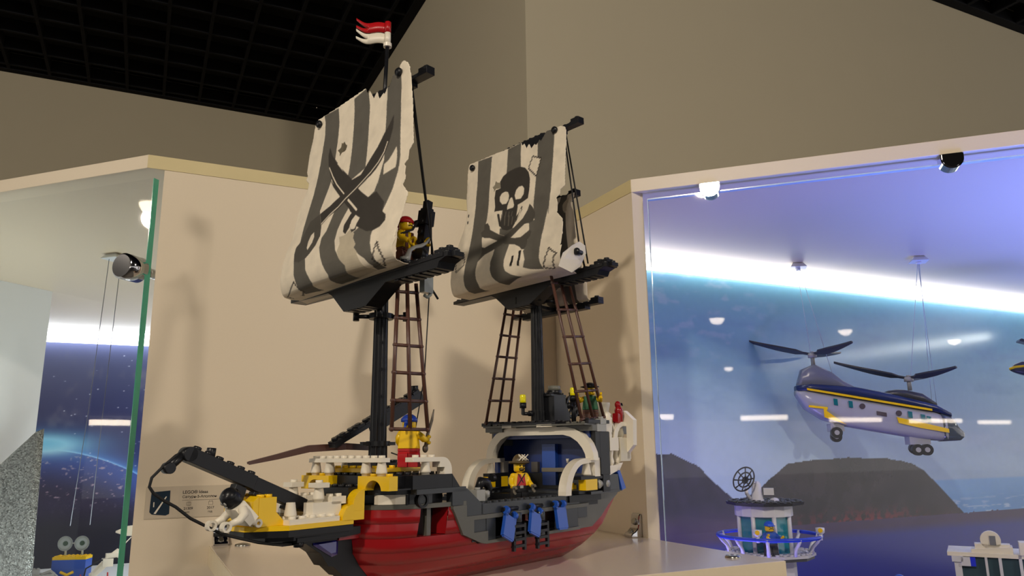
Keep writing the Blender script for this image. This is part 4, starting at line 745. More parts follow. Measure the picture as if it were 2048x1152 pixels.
# --- aft cabin: a wide frame across the ship, with a low curved arch running forward on each side
def band(mb, outer, inner, axis, a0, a1):
    n = len(outer)
    for i in range(n-1): mb.prism([outer[i], outer[i+1], inner[i+1], inner[i]], axis, a0, a1)
    return mb
FO = [(63, 88), (61.6, 96), (57.5, 104), (50, 111), (40, 115.5), (33, 116.4), (0, 116.4), (-33, 116.2), (-44, 114), (-53, 109), (-59.5, 101), (-63, 93), (-64, 86)]
FI = [(55, 88), (53.6, 94), (50, 100), (44, 105.5), (37, 108.6), (32, 109.2), (0, 109.2), (-31, 109), (-39, 107), (-46.5, 102.5), (-51.4, 97), (-54.4, 91.5), (-55.4, 86)]
mb = MB(); band(mb, FO, FI, 'x', 230, 238); mb.build('cabin_arch', WHITE, ship)
for sg in (-1, 1):
    y0, y1 = sorted((sg*52, sg*60)); mb = MB()
    LO = [(190, 57)]+[(221-31*math.cos(a), 57+30.6*math.sin(a)) for a in [PI/2*i/14 for i in range(1, 15)]]+[(231, 88), (246, 88)]
    LI = [(198.5, 57)]+[(221-22.5*math.cos(a), 57+26*math.sin(a)) for a in [PI/2*i/14 for i in range(1, 15)]]+[(231, 84), (246, 84)]
    band(mb, LO, LI, 'y', y0, y1)
    if sg < 0: mb.box(237, 246, y0, y1, 71.6, 84)
    mb.build('side_arch', WHITE, ship)
    cone(MB(), 229, sg*56, 71.5, 84, 4.4, 2.6).build('white_cone', WHITE, ship)
mb = MB(); mb.brick(244, 252, 52, 60, 74, 85, False); mb.brick(252, 262, 52, 58, 82, 85, False); mb.build('far_white_post', WHITE, ship, B)
mb = MB(); mb.brick(232, 254, -62, 60, 112, 117.4, False); mb.brick(228, 236, 40, 62, 113, 117.4, True); mb.brick(222, 262, -60, 60, 117.2, 118.8, False)
[mb.stud(226+8*i, t, 118.8) for i in range(5) for t in (-56, -48, -40, 40, 48, 56)]
mb.brick(238, 262, 54, 62, 100, 112, False)
mb.build('cabin_roof', GREY, ship, B)
mb = MB(); mb.brick(222, 254, -28, 36, 118.8, 121, True); mb.brick(222, 258, 50, 62, 118.8, 122, True); mb.brick(226, 262, -62, -52, 118.8, 122, True); mb.build('roof_deck', BLACK, ship, B)
for s0, s1, t0, t1 in ((222, 230, 24, 36), (222, 230, -24, -6)):
    mb = MB(); mb.brick(s0, s1, t0, t1, 116.4, 119); mb.build('roof_white_plate', WHITE, ship, B)
mb = MB(); mb.brick(240, 256, -62.2, -56, 111.5, 118); mb.brick(246, 256, -62.4, -56, 118, 123.4); mb.build('roof_corner', LGREY, ship, B)
mb = MB(); mb.box(262, 266, -55, 59, 58, 112); mb.box(240, 264, 56, 60, 50, 112); mb.box(236, 264, -56, 58, 106, 112)
mb.build('cabin_wall', NAVY, ship)
mb = MB(); mb.brick(238, 246, -61, -52, 88, 111.6, False); mb.brick(246, 262, -61, -56, 73, 111.6, False); mb.brick(250, 262, -60.4, -52, 57.6, 74, False); mb.brick(214, 250, -60, -40, 69.4, 72.2, False); mb.brick(216, 250, -56, -44, 57, 59.6, False)
mb.brick(210, 262, 44, 60, 50, 60, False); mb.box(210, 262, -50, 44, 50, 56); mb.box(240, 262, -56, -40, 56, 72); mb.brick(238, 246, 53, 61, 88, 111.6, False)
mb.build('cabin_pillar', BLACK, ship, B)
mb = MB(); mb.brick(256, 261.5, -3, 13, 62, 101, False); mb.build('cabin_window_column', BLUE, ship, B)
mb = MB(); mb.brick(255.4, 262, -24, 13.4, 74.6, 78.4, False); mb.build('cabin_band', mat('tan_grey_plastic', (150, 142, 124), .4), ship, B)
mb = MB(); mb.brick(258, 262, 20, 28, 74, 84, False); mb.build('cabin_grey_tile', mat('dull_grey_plastic', (96, 92, 88), .4), ship, B)
mb = MB(); mb.cyl((258, -16, 83), (258, -16, 87), 1.0, 1.6, n=10); mb.build('small_goblet', WHITE, ship)
mb = MB(); mb.brick(254, 262, -24, -8, 58, 62.6, True); mb.build('yellow_crate', YELLOW, ship, B)
for t0, t1, s0, s1, z0, z1 in ((-61, -53, 220, 239, 60, 69.4), (40, 48, 208, 217, 61.4, 71), (40, 48, 226, 236, 61.4, 71)):
    mb = MB(); mb.brick(s0, s1, t0, t1, z0, z1, False); mb.build('yellow_block', YELLOW, ship, B)
mb = MB(); mb.box(208, 244, 40, 48, 71, 74); mb.box(217, 226, 40.4, 48, 61, 72); mb.cyl((200, 44, 66), (208, 44, 66), 3.4, n=14); mb.build('black_rail', BLACK, ship, B)
mb = MB(); mb.cyl((239, -57, 64.6), (247, -57, 64.6), 1.9, n=12); mb.build('cannon_axle', BLACK, ship)
mb = MB(); mb.lathe((244, -57, 64.6), [(.01, 0), (4.3, 0), (4.6, 2), (3.2, 3), (3.2, 10.5), (4.4, 12), (4.7, 16), (3.2, 16.2), (2.4, 13), (.01, 13)], 20, 'x'); mb.build('cannon_muzzle', LGREY, ship)
mb = MB(); mb.lathe((238, 44, 66), [(.01, 0), (4.3, 0), (4.6, 2), (3.2, 3), (3.2, 8), (4.4, 9), (4.4, 11), (.01, 12)], 20, 'x'); mb.build('cannon_muzzle', LGREY, ship)
# stern
mb = MB(); mb.prism([(260, 58.6), (279, 58.6), (277, 72.4), (260, 73.4)], 'y', -60, 40); mb.brick(230, 280, -59.6, 44, 56.2, 58.8, False); mb.brick(280, 306, -47, 44, 55.6, 57.8, False); mb.build('stern_block', DGREY, ship, B)
for t0 in (-60, 30):
    mb = MB(); mb.prism([(277, 74), (281, 76), (291, 59), (284, 57.6)], 'y', t0, t0+8); mb.build('stern_slope', BLUE, ship, B)
mb = MB()
mb.brick(252, 269, -60.5, -52, 111, 122.6, True); mb.box(264, 279.5, -60.5, -52, 94, 106); mb.box(264, 268, -60.4, -55, 106, 112)
mb.lathe((270, -56, 80.5), [(2.6, 0), (3.9, 1.6), (4.2, 3.5), (2.9, 8), (3.7, 12.6), (3.7, 13.8)], 16); mb.lathe((286, -54, 82.5), [(2.6, 0), (3.9, 1.6), (4.2, 3.5), (2.9, 8), (3.7, 12.6), (3.7, 14)], 16)
mb.prism([(262, 72), (262, 80.5), (280, 81), (274, 75)], 'y', -60.4, -52); mb.prism([(274, 74), (282, 82), (291, 83), (284, 76)], 'y', -58, -50)
mb.box(281, 291, -58, -50, 96.4, 106.5)
mb.build('stern_gallery', WHITE, ship, B)
mb = MB(); mb.lathe((268, -56, 122), [(3.4, -13), (3.0, -4), (3.8, 0), (4.8, 2), (3.2, 4), (3.8, 6), (2, 8), (.01, 8.6)], 14); mb.tube([(266, -56, 122), (273, -58, 118), (276, -58, 112)], 1.4, 8); mb.tube([(270, -56, 113), (272, -57, 107)], 1.6, 8); mb.build('stern_ornament', WHITE, ship)
mb = MB(); band(mb, [(273, 106), (275, 113), (280, 118), (288, 121), (304, 121)], [(279, 106), (280.6, 111), (284, 115), (289, 117), (304, 117)], 'y', -60, -52); mb.build('stern_side_arch', WHITE, ship)
mb = MB(); mb.prism([(-48, 132), (-58, 132), (-68, 123), (-67, 99), (-60, 92), (-60, 86), (-50, 84), (-50, 92), (-56, 95), (-60, 101), (-60, 119), (-54, 125), (-48, 126)], 'x', 296, 303)
mb.build('stern_frame', WHITE, ship, B)
AGED = mat('aged_white_plastic', (214, 206, 184), .4)
mb = MB(); mb.lathe((296, -52, 106), [(3.2, 0), (4.6, 2), (4.6, 4), (3.4, 10), (4.6, 12)], 14); mb.box(284, 302, -60, -50, 84, 106); mb.box(264, 306, -50, 30, 84, 110); mb.build('stern_wall', AGED, ship, B)
mb = MB(); mb.lathe((312, -22, 122), [(6, 0), (6, 4), (7, 7), (9.5, 18), (9.5, 20), (8, 20)], 20); mb.build('stern_urn', AGED, ship)
mb = MB(); mb.box(264, 322, -50, 30, 110, 119); mb.box(306, 318, -28, -16, 118, 122.5); mb.build('stern_deck', GREY, ship, B)
# lanterns on the roof
for s, t, z in ((210, 0, 134), (250, -30, 141)):
    e = MB(); e.cyl((s, t, z), (s, t, z+5), 3.2, n=14); e.box(s-1.2, s+1.2, t-1.2, t+1.2, z-6, z); e.cyl((s, t, z-5), (s+15 if s < 240 else s-6, t, z-5), 1.7, n=10); e.cyl((s+12 if s < 240 else s-6, t, z-5-2), (s+12 if s < 240 else s-6, t, z-5+3), 2.6, n=12)
    if s > 240: e.cyl((s, t, 120), (s, t, z), 2.2, n=12)
    o = e.build('lantern', BLACK, ship)
    e = MB(); e.lathe((s, t, z+5), [(.01, 0), (2.6, 0), (3.0, 1), (3.0, 6.5), (2.4, 7.6), (.01, 7.8)], 14); e.build('lantern_glass', TYEL, o)
# helm
mb = MB(); mb.brick(238, 258, -16, 0, 120, 146, False); mb.prism([(258, 120), (270, 120), (258, 146)], 'y', -14, -2); mb.brick(236, 262, -14, -2, 146, 148); mb.cyl((250, -8, 148), (250, -8, 152), 7.5, n=20)
mb.build('helm_stand', BLACK, ship, B)
mb = MB(); mb.ring((276, -12, 137), (276, -9, 137), 11.5, 9, 24)
for k in range(8):
    a = k*PI/4+.2; mb.cyl((276, -10.5, 137), (276+14.5*math.cos(a), -10.5, 137+14.5*math.sin(a)), 1.1, n=8)
mb.build('helm_wheel', BLACK, ship)
mb = MB(); mb.cyl((250, -8, 152), (250, -8, 156.5), 6.2, n=20); mb.build('helm_dial', mat('clear_smoke_plastic', (120, 120, 112), .12), ship)
# figurehead under the bowsprit
fg = MB(); FM = Matrix.Translation((-88, -14, 61)) @ Matrix.Rotation(math.radians(-43), 4, 'Y')
fg.T = FM
fg.prism([(-7.6, -7), (7.6, -7), (6, 6.5), (-6, 6.5)], 'x', -3.8, 3.8)
for sg in (-1, 1):
    fg.tube([(0, sg*6.6, 4.6), (-2.5, sg*8.6, 1.5), (-7, sg*9, 1.5), (-12, sg*8, 3.6)], [2.7, 2.7, 2.4, 1.8], 12); fg.ring((-15, sg*8-1.8, 4.6), (-15, sg*8+1.8, 4.6), 3.1, 1.9, 14)
    fg.ring((3, sg*3-1, -12), (3, sg*3+1, -12), 2.6, 1.2, 12); fg.tube([(0, sg*3.5, -7), (2, sg*3.5, -10)], 2.2, 8)
fo = fg.build('figurehead', WHITE, ship)
hd = MB(); hd.T = FM; hd.lathe((0, 0, 7), [(.01, 0), (4.2, .4), (4.9, 2), (4.9, 6.6), (4.2, 8.8), (.01, 9.4)], 20)
hd.ball((.8, 0, 13.0), (5.5, 5.5, 4.8), 20, 12); hd.lathe((1.6, 0, 9), [(4.4, -3.5), (5.4, -1.5), (5.5, 2), (5.2, 4)], 18)
hd.build('figurehead_hair', BLACK, fo)
hd = MB(); hd.T = FM
for y in (-1.7, 1.7): hd.ball((-4.8, y, 12), (.5, 1.0, 1.2), 10, 6)
hd.ball((-4.8, 0, 9.4), (.5, 1.8, .7), 10, 6); hd.build('figurehead_face', LGREY, fo)

# --- two-part flag
FP = W(31.5, 0, 428)
flag = ship
def pennant(z, m, name):
    mb = MB(); n = 18; top = []; bot = []
    for i in range(n+1):
        u = i/n; x = -2-26*u; w = 2.6*math.sin(u*5.4+.4)*(.4+u)
        dz = 1.2*math.sin(u*7)+6.5*u*u; top.append((x*.5, -x*.85, z+8.6+dz)); bot.append((x*.5, -x*.85, z-.2+dz))
    # body, then two tails
    k = 10
    def strip(a, b, th=.7):
        m_ = len(a); o = Vector((.8, .5, 0))*th
        mb.add([Vector(p)-o for p in a]+[Vector(p)-o for p in b]+[Vector(p)+o for p in a]+[Vector(p)+o for p in b],
               [(i, i+1, m_+i+1, m_+i) for i in range(m_-1)]+[(2*m_+i, 3*m_+i, 3*m_+i+1, 2*m_+i+1) for i in range(m_-1)]+[(i, 2*m_+i, 2*m_+i+1, i+1) for i in range(m_-1)]+[(m_+i, m_+i+1, 3*m_+i+1, 3*m_+i) for i in range(m_-1)]+[(0, m_, 3*m_, 2*m_), (m_-1, 3*m_-1, 4*m_-1, 2*m_-1)], True)
    def zi(lo, hi, f): return tuple(l+(h-l)*f for l, h in zip(lo, hi))
    strip(top[:k+1], bot[:k+1])
    t1 = [top[i] for i in range(k, n+1)]; b1 = [zi(bot[i], top[i], .5+.28*(i-k)/(n-k)) for i in range(k, n+1)]; strip(t1, b1)
    t2 = [zi(bot[i], top[i], .5-.28*(i-k)/(n-k)) for i in range(k, n+1)]; b2 = [bot[i] for i in range(k, n+1)]; strip(t2, b2)
    mb.T = None
    mb.v = [p+Vector((31.5, 0, 0)) for p in mb.v]; mb.cyl((31.7, 0, z-.6), (31.7, 0, z+9.4), 2.6, n=16)
    mb.build(name, m, ship)
pennant(431, WHITE, 'white_pennant'); pennant(441, RED2, 'red_pennant')
mb = MB(); mb.ring((31.7, 0, 427.4), (31.7, 0, 430.6), 3.5, 1.7, 18); mb.build('flag_collar', WHITE, ship)
# waist gadget: small gun with grey stand
mb = MB(); mb.brick(96, 106, -42, -34, 56, 66); mb.lathe((112, -36, 56), [(2.2, 0), (2.2, 3), (4.2, 4), (4.4, 8), (3, 9)], 14); mb.build('grey_stand', LGREY, ship)
mb = MB(); mb.tube([(104, -36, 66), (108, -36, 72), (114, -36, 71), (118, -36, 66), (116, -36, 62)], [3, 4, 4, 3, 2.4], 10); mb.cyl((120, -36, 74), (124, -36, 74), 3, n=12); mb.build('swivel_gun', BLACK, ship)

# ---------------------------------------------------------------- small toy figures
SKIN = mat('yellow_skin_plastic', (240, 196, 20), .26, noise=.02)
def figure(name, loc, rz, label, torso, legs, hat, hatcol, group=None, arms=None, armpose=((25, 0), (25, 0)), seatbend=0, hand=None, beard=False, straps=False, legged=True):
    root = empty(name, loc, rz, label, 'toy figure', group)
    # faces +x; origin at the feet
    for sg in (-1, 1):
        if not legged: break
        mb = MB(); mb.prism([(-3.2, 0), (4.6, 0), (4.6, 2.4), (3.2, 3.2), (3.2, 9.5), (1.6, 12), (-1.6, 12), (-3.2, 9.5)], 'y', *sorted((sg*.25, sg*7.6)))
        mb.build('leg', legs, root, .2)
    mb = MB(); mb.box(-3, 3, -7.6, 7.6, 11.2, 13.2); mb.cyl((0, -7.4, 10.6), (0, 7.4, 10.6), 2.6, n=14); mb.build('hips', legs, root, .2)
    mb = MB(); mb.add([(x, y, z) for z, yy, xx in ((13.2, 7.6, 3.5), (26, 5.9, 3.1)) for y in (-yy, yy) for x in (-xx, xx)], [(0, 2, 3, 1), (4, 5, 7, 6), (0, 1, 5, 4), (2, 6, 7, 3), (0, 4, 6, 2), (1, 3, 7, 5)])
    mb.cyl((0, 0, 26), (0, 0, 27.5), 2.6, n=14); to = mb.build('torso', torso, root, .4)
    if straps:
        mb = MB(); mb.prism([(-5.6, 14), (-4.4, 14), (4.4, 25.6), (3.2, 25.6)], 'x', 3.3, 3.75); mb.prism([(-3.6, 25.6), (-2.8, 25.6), (2.2, 18), (1.4, 17.6)], 'x', 3.3, 3.7); mb.prism([(-7, 13.3), (7, 13.3), (6.9, 15.4), (-6.9, 15.4)], 'x', 3.3, 3.8); mb.build('belt', BLACK, to)
        mb = MB(); mb.prism([(-5.0, 15.4), (4.6, 15.4), (3.0, 25.4), (1.2, 21.5), (-1, 25.2), (-3.2, 25.4)], 'x', 3.25, 3.62); mb.build('red_shirt', RED2, to)
        mb = MB(); mb.box(3.7, 4.1, -1.6, 1.6, 13.2, 15.6); mb.build('buckle', LGREY, to)
    am = arms or SKIN
    for sg, (fwd_, outw) in zip((-1, 1), armpose):
        mb = MB(); a = math.radians(fwd_); o = math.radians(outw)
        sh_ = Vector((0, sg*6.4, 23.6)); el = sh_+Vector((math.sin(a)*5.4, sg*(2.0+math.sin(o)*4), -math.cos(a)*5.6)); wr = el+Vector((math.sin(a+.7)*6.6, sg*math.sin(o)*2, -math.cos(a+.7)*6.4))
        mb.tube([sh_, sh_.lerp(el, .5)+Vector((-.3, sg*.5, 0)), el, el.lerp(wr, .6), wr], [2.5, 2.6, 2.4, 2.1, 1.9], 12); mb.ball(sh_, 2.6, 12, 8); ao = mb.build('arm', am, root)
        d = (wr-el).normalized(); mb = MB(); mb.tube([wr-d, wr+d*1.8], 1.5, 10); c = wr+d*3.9; b_ = Vector((0, 1, 0)).cross(d).normalized(); pts = [c+d*2.5*math.cos(t)+b_*2.5*math.sin(t) for t in [math.radians(q_) for q_ in range(40, 331, 24)]]
        pts = [c-d*2.5*math.cos(t)*(-1)+b_*2.5*math.sin(t) for t in [math.radians(q_) for q_ in range(50, 311, 20)]]
        mb.tube(pts, 1.15, 8); mb.build('hand', hand or SKIN, ao)
    mb = MB(); mb.lathe((0, 0, 27), [(.01, 0), (3.6, 0), (4.6, .7), (5.0, 1.6), (5.0, 6.6), (4.6, 7.7), (3.4, 8.5), (2.4, 8.5), (2.4, 10.2), (.01, 10.2)], 22); hd = mb.build('head', SKIN, root)
    mb = MB()
    for y in (-1.7, 1.7): mb.ball((4.72, y, 32.2), (.35, .6, .7), 10, 6)
    mb.tube([(4.75, -2.6, 33.7), (4.95, -1.2, 34)], .28, 6); mb.tube([(4.75, 2.6, 33.7), (4.95, 1.2, 34)], .28, 6)
    mb.tube([(4.6, -2.8, 29.6), (4.95, -1.2, 30.5), (5.05, 0, 30.2), (4.95, 1.2, 30.5), (4.6, 2.8, 29.6)], .42, 6)
    if beard: mb.ball((4.3, 0, 28.8), (.9, 2.6, 1.2), 12, 6); mb.ball((4.75, 1.8, 32.2), (.4, 1.3, 1.2), 10, 6)
    mb.build('face_print', mat('face_print', (34, 22, 18), .5), hd)
    mb = MB()
    if hat == 'bandana':
        mb.ball((-.3, 0, 33.2), (5.9, 5.8, 5.0), 20, 10, z0=-.12); mb.lathe((-.3, 0, 32.2), [(5.5, 0), (6.1, .2), (6.1, 2.4), (5.6, 2.8)], 20); mb.ball((-5.8, 0, 31.6), (1.7, 2.2, 1.8), 12, 8); mb.tube([(-6, 1, 31), (-7.6, 1.6, 26)], [1.3, .8], 8)
    elif hat == 'cap':
        mb.ball((-.2, 0, 33.4), (5.8, 5.8, 5.4), 20, 10, z0=0); mb.prism([(0, -5.6), (6, -4.6), (9, 0), (6, 4.6), (0, 5.6)], 'z', 33.2, 34)
    elif hat == 'tricorn':
        mb.ball((0, 0, 35), (6.2, 6.2, 7.4), 22, 10, z0=-.1); mb.lathe((0, 0, 33.6), [(5.4, 0), (8.8, .9), (9.4, 2), (8.6, 2.4), (5.6, 1.6)], 24); mb.ball((4.6, 0, 35.2), (5, 6.8, 1.6), 18, 8)
    elif hat == 'wide':
        mb.ball((0, 0, 34.4), (5.6, 6.4, 4.8), 20, 10, z0=-.1); mb.lathe((0, 0, 33.6), [(5, 0), (9, 1), (9, 1.6), (5, 1)], 22)
    mb.build('bandana' if hat == 'bandana' else 'hat', hatcol, root)
    return root
yw = math.radians(25.55)
p = W(13, -46, 227); a = figure('toy_pirate', p, yw+math.radians(-78), 'toy pirate with red bandana leaning out of the fore mast top beside the sabre sail', SKIN, mat('brown_vest', (92, 52, 40), .4), 'bandana', RED2, armpose=((30, 4), (45, 4)))
mb = MB(); mb.prism([(-5.6, 13.4), (-1.4, 13.4), (-2.2, 25.8), (-5.0, 25.8)], 'x', 3.3, 3.7); mb.prism([(5.6, 13.4), (1.4, 13.4), (2.2, 25.8), (5.0, 25.8)], 'x', 3.3, 3.7); mb.build('vest', MATS['brown_vest'], a)
p = W(37, -28, 84.6); a = figure('toy_pirate', p, yw+math.radians(30), 'toy pirate with blue bandana and red trousers holding a cutlass below the rope ladder', SKIN, RED2, 'bandana', mat('blue_bandana', (30, 62, 160), .35), armpose=((48, 22), (20, 0)))
mb = MB(); mb.tube([(13, -9, 14), (15, -10, 24), (19, -12, 34), (17, -14, 42)], [1.6, 1.3, 1.1, .5], 8); mb.ball((12, -9, 13), (2.8, 2.2, 3), 12, 8); o = mb.build('cutlass', mat('brown_grey_plastic', (92, 82, 70), .4), None); o.location = p*MM; o.rotation_euler = (0, 0, yw+math.radians(30)); tag(o, 'brown grey cutlass held by the toy pirate with the blue bandana', 'toy sword')
p = W(180, -18, 50); a = figure('toy_pirate', p, yw+math.radians(-112), 'toy captain with brown hat, eye patch and crossed belt standing on the main deck', SKIN, BLACK, 'tricorn', mat('olive_brown_hat', (88, 72, 44), .45, noise=.12), armpose=((12, 10), (20, 0)), beard=True, straps=True, hand=mat('grey_glove', (110, 104, 92), .4))
mb = MB()
for s0 in (-1, 1):
    for k in (-1.6, 1.6): mb.tube([(7.4, s0*3.2+k, 41.8), (8.0, -s0*3.2+k, 36.8)], .5, 6)
for y_, z_ in ((0, 40.2), (0, 38), (2, 39), (-2, 39), (-3.4, 40.6), (3.4, 37.6)): mb.ball((6.9, y_, z_), (.9, 1.1, 1.0), 8, 6)
mb.build('white_hat_badge', WHITE, a)
p = W(258, -44, 119); figure('toy_pirate', p, yw+math.radians(-150), 'toy pirate with black hat and green jacket at the stern behind the rear rope ladder', mat('green_jacket', (30, 96, 60), .35), BROWN, 'wide', BLACK, armpose=((70, 20), (70, 20)))
# red parrot on the stern rail
p = W(292, -56, 121); e = empty('toy_parrot', p, yw, 'small red toy parrot perched on the white stern gallery', 'toy bird')
mb = MB(); mb.T = Matrix.Rotation(math.radians(-12), 4, 'Y'); mb.lathe((0, 0, 0), [(2.6, 0), (2.9, 3), (4.2, 8), (4.0, 12), (2.6, 15), (.01, 16)], 14); mb.ball((0, 0, 17), (3.2, 3, 3.6), 14, 8); mb.build('body', RED, e)
mb = MB(); mb.T = Matrix.Rotation(math.radians(-12), 4, 'Y'); mb.prism([(-3, 8), (-7, 10), (-9, 2), (-5, -2), (-3, 0)], 'y', -3, 3); mb.build('wing', RED, e)
mb = MB(); mb.cyl((3, 0, 17.5), (6, 0, 16), 1.4, .3, n=10); mb.build('beak', BLACK, e)

# ---------------------------------------------------------------- right case: tandem rotor helicopter
P1 = Vector((970.6, 890.7, 0)); P2 = Vector((1121.9, 778.9, 0)); hd = (P2-P1).normalized(); HY = math.atan2(hd.y, hd.x)
heli = empty('toy_helicopter', (970.6, 890.7, 150), HY, 'white and dark blue tandem rotor toy helicopter with yellow stripes hanging on threads', 'toy helicopter')
HB = mat('dark_blue_plastic', (30, 44, 86), .25); HWt = mat('cool_white_plastic', (158, 160, 170), .25); DG = mat('charcoal_plastic', (60, 62, 66), .3)
def H(mb): mb.T = Matrix.Translation((0, 0, -150)); return mb
def shell(mb, prof_top, prof_bot, w, n=10, xs=None):
    # side profile lofted into a rounded body
    xs = xs or [p[0] for p in prof_top]; vs = []; m = 14
    for x in xs:
        zt = np.interp(x, [p[0] for p in prof_top], [p[1] for p in prof_top]); zb = np.interp(x, [p[0] for p in prof_bot], [p[1] for p in prof_bot])
        ww = np.interp(x, [p[0] for p in w], [p[1] for p in w]); c = (zt+zb)/2; h = (zt-zb)/2
        for k in range(m):
            t = 2*PI*k/m; cx, sx = math.cos(t), math.sin(t); e = .5
            vs.append((x, ww*math.copysign(abs(cx)**e, cx), c+h*math.copysign(abs(sx)**e, sx)))
    q_ = len(xs)
    mb.add(vs, [(i*m+k, i*m+(k+1) % m, (i+1)*m+(k+1) % m, (i+1)*m+k) for i in range(q_-1) for k in range(m)]+[list(range(m))[::-1], list(range((q_-1)*m, q_*m))], True)
mb = H(MB()); shell(mb, [(-22, 184), (-8, 186), (60, 172), (172, 149), (192, 140)], [(-22, 176), (-10, 154), (14, 137), (44, 126), (131, 109), (168, 102), (192, 101)], [(-22, 16), (0, 22), (160, 22), (192, 21)], xs=[-22, -10, 0, 14, 44, 80, 131, 160, 180, 192]); mb.build('fuselage', HWt, heli)
mb = H(MB()); shell(mb, [(-21, 192), (0, 194), (65, 188), (115, 176), (180, 157), (200, 144)], [(-21, 182), (-8, 183), (172, 147), (200, 136)], [(-21, 17), (0, 23), (170, 23), (200, 20)], xs=[-21, 0, 30, 65, 115, 150, 180, 200]); mb.build('upper_deck', HB, heli)
mb = H(MB()); shell(mb, [(-18, 196), (-11, 218), (9, 226), (35, 212), (50, 198), (68, 187)], [(-18, 188), (68, 176)], [(-18, 14), (20, 17), (68, 14)], xs=[-18, -11, 0, 9, 22, 35, 50, 68]); mb.build('rear_pylon', mat('slate_plastic', (112, 116, 130), .25), heli)
mb = H(MB()); shell(mb, [(112, 178), (122, 182), (140, 181), (180, 171), (183, 160)], [(112, 172), (183, 152)], [(112, 10), (130, 16), (183, 15)], xs=[112, 118, 128, 140, 165, 183]); mb.build('front_pylon', DG, heli)
mb = H(MB()); shell(mb, [(186, 146), (198, 144), (212, 122), (219, 114)], [(186, 100), (212, 101), (219, 106)], [(186, 21.5), (206, 18), (219, 8)], xs=[186, 192, 198, 205, 212, 217, 219]); mb.build('cockpit_canopy', mat('dark_clear_plastic', (52, 66, 78), .08, coat=1), heli)
mb = H(MB())
for pts in ([(-8, 186.5), (172, 149.6), (172, 146.4), (-8, 183.2)], [(-8, 159.5), (20, 155.6), (20, 152.4), (-8, 156)], [(14, 140), (46, 128), (40, 132), (18, 150), (20, 153), (14, 153)], [(120, 138), (152, 130), (192, 119), (192, 113), (152, 121), (122, 129)]):
    for y0, y1 in ((-24, -21.6), (21.6, 24)): mb.prism(pts, 'y', y0, y1)
mb.build('yellow_stripe', YELLOW, heli)
mb = H(MB())
for x, z in ((33, 164), (55, 160), (140, 142), (158, 137), (166, 134)): mb.prism([(x-3, z-5), (x+3, z-6.4), (x+3, z+3.8), (x-3, z+5)], 'y', -23.4, -21.8)
mb.build('side_window', mat('teal_clear_plastic', (20, 110, 116), .1, coat=1), heli)
mb = H(MB())
for x, z in ((72, 156), (124, 144)): mb.cyl((x, -21.8, z), (x, -23.3, z), 4.2, n=20)
mb.prism([(92, 148), (106, 145), (106, 139), (92, 142)], 'y', -23.3, -21.8); mb.build('side_emblem', mat('dark_print', (70, 60, 66), .4), heli)
for nm, x, z0, z1, bl in (('rear_rotor', 9.5, 224, 243, (-6, 118, 238)), ('front_rotor', 151, 180, 200, (-6, 118, 238))):
    mb = H(MB()); mb.cyl((x, 0, z0), (x, 0, z1), 3.2, n=14); mb.cyl((x, 0, z1-6), (x, 0, z1+1), 7, n=18); mb.cyl((x, 0, z1+1), (x, 0, z1+4), 3.4, n=14); r_ = mb.build(nm, LGREY, heli)
    for k, ang in enumerate((176, 300, 48)):
        R_ = Matrix.Translation((x, 0, z1-1-150)) @ Matrix.Rotation(math.radians(ang), 4, 'Z'); mb = MB(); mb.T = R_
        vs = []
        L_ = 104 if k == 0 else 84
        for u in [i/10 for i in range(11)]:
            w_ = (5 if u < .12 else 15)*(1-.8*max(0, u-.45)/.55); zz = (u-.1)*2+u*u*6+(u*L_*.20 if k == 0 else 0)
            for y_, dz in ((-w_/2, 0), (w_/2, 0), (w_/2, 2.4), (-w_/2, 2.4)): vs.append((4+u*L_, y_, zz+dz+y_*(-.34 if k else .30)))
        mb.add(vs, [(i*4+j, i*4+(j+1) % 4, (i+1)*4+(j+1) % 4, (i+1)*4+j) for i in range(10) for j in range(4)]+[(0, 1, 2, 3), (40, 41, 42, 43)])
        mb.build('rotor_blade', DG, r_)
for x, z, y_ in ((31, 116, -16), (36, 110, 12), (147, 88, -14), (160, 88, -14), (152, 90, 14)):
    mb = H(MB()); mb.cyl((x, y_-4, z), (x, y_+4, z), 8, n=20); mb.ring((x, y_-4.5, z), (x, y_+4.5, z), 8.6, 6.4, 20); w_ = mb.build('wheel', BLACK, heli)
    mb = H(MB()); mb.cyl((x, y_-4.8, z), (x, y_+4.8, z), 3.8, n=16); mb.build('hub', LGREY, w_)
mb = H(MB()); mb.cyl((33, -12, 116), (26, -12, 134), 3.4, n=10); mb.box(24, 44, -14, 14, 118, 130); mb.cyl((152, 0, 90), (150, 0, 106), 4, n=12); mb.box(138, 168, -12, 12, 96, 108); mb.build('landing_strut', HWt, heli)
THR = mat('nylon_thread', (190, 206, 220), .2, noise=0)
mb = H(MB())
for a_, b_ in (((-2, 0, 390), (8, -4, 222)), ((2, 0, 390), (36, -6, 210)), ((187, 0, 390), (150, -4, 182)), ((189, 0, 390), (178, -8, 158)), ((187, 0, 390), (186, -4, 148))): mb.tube([a_, b_], .42, 5)
mb.build('hanging_thread', THR, heli)
for x, y_ in ((970.6, 890.7), (1121.9, 778.9)):
    mb = shifted(cr); c = Vector((x, y_, 396.4)); mb.add([c+Vector(v) for v in ((-20, -4, -8), (2, -18, -8), (22, 4, -8), (-2, 18, -8), (-12, -2, 0), (2, -10, 0), (13, 2, 0), (-2, 10, 0))], [(0, 1, 2, 3), (4, 5, 6, 7), (0, 1, 5, 4), (1, 2, 6, 5), (2, 3, 7, 6), (3, 0, 4, 7)])
    mb.cyl(c+Vector((0, 0, -12)), c+Vector((0, 0, -8)), 4, n=12); mb.build('hanging_hook', mat('ceiling_hook_plastic', (236, 236, 236), .3), cr)
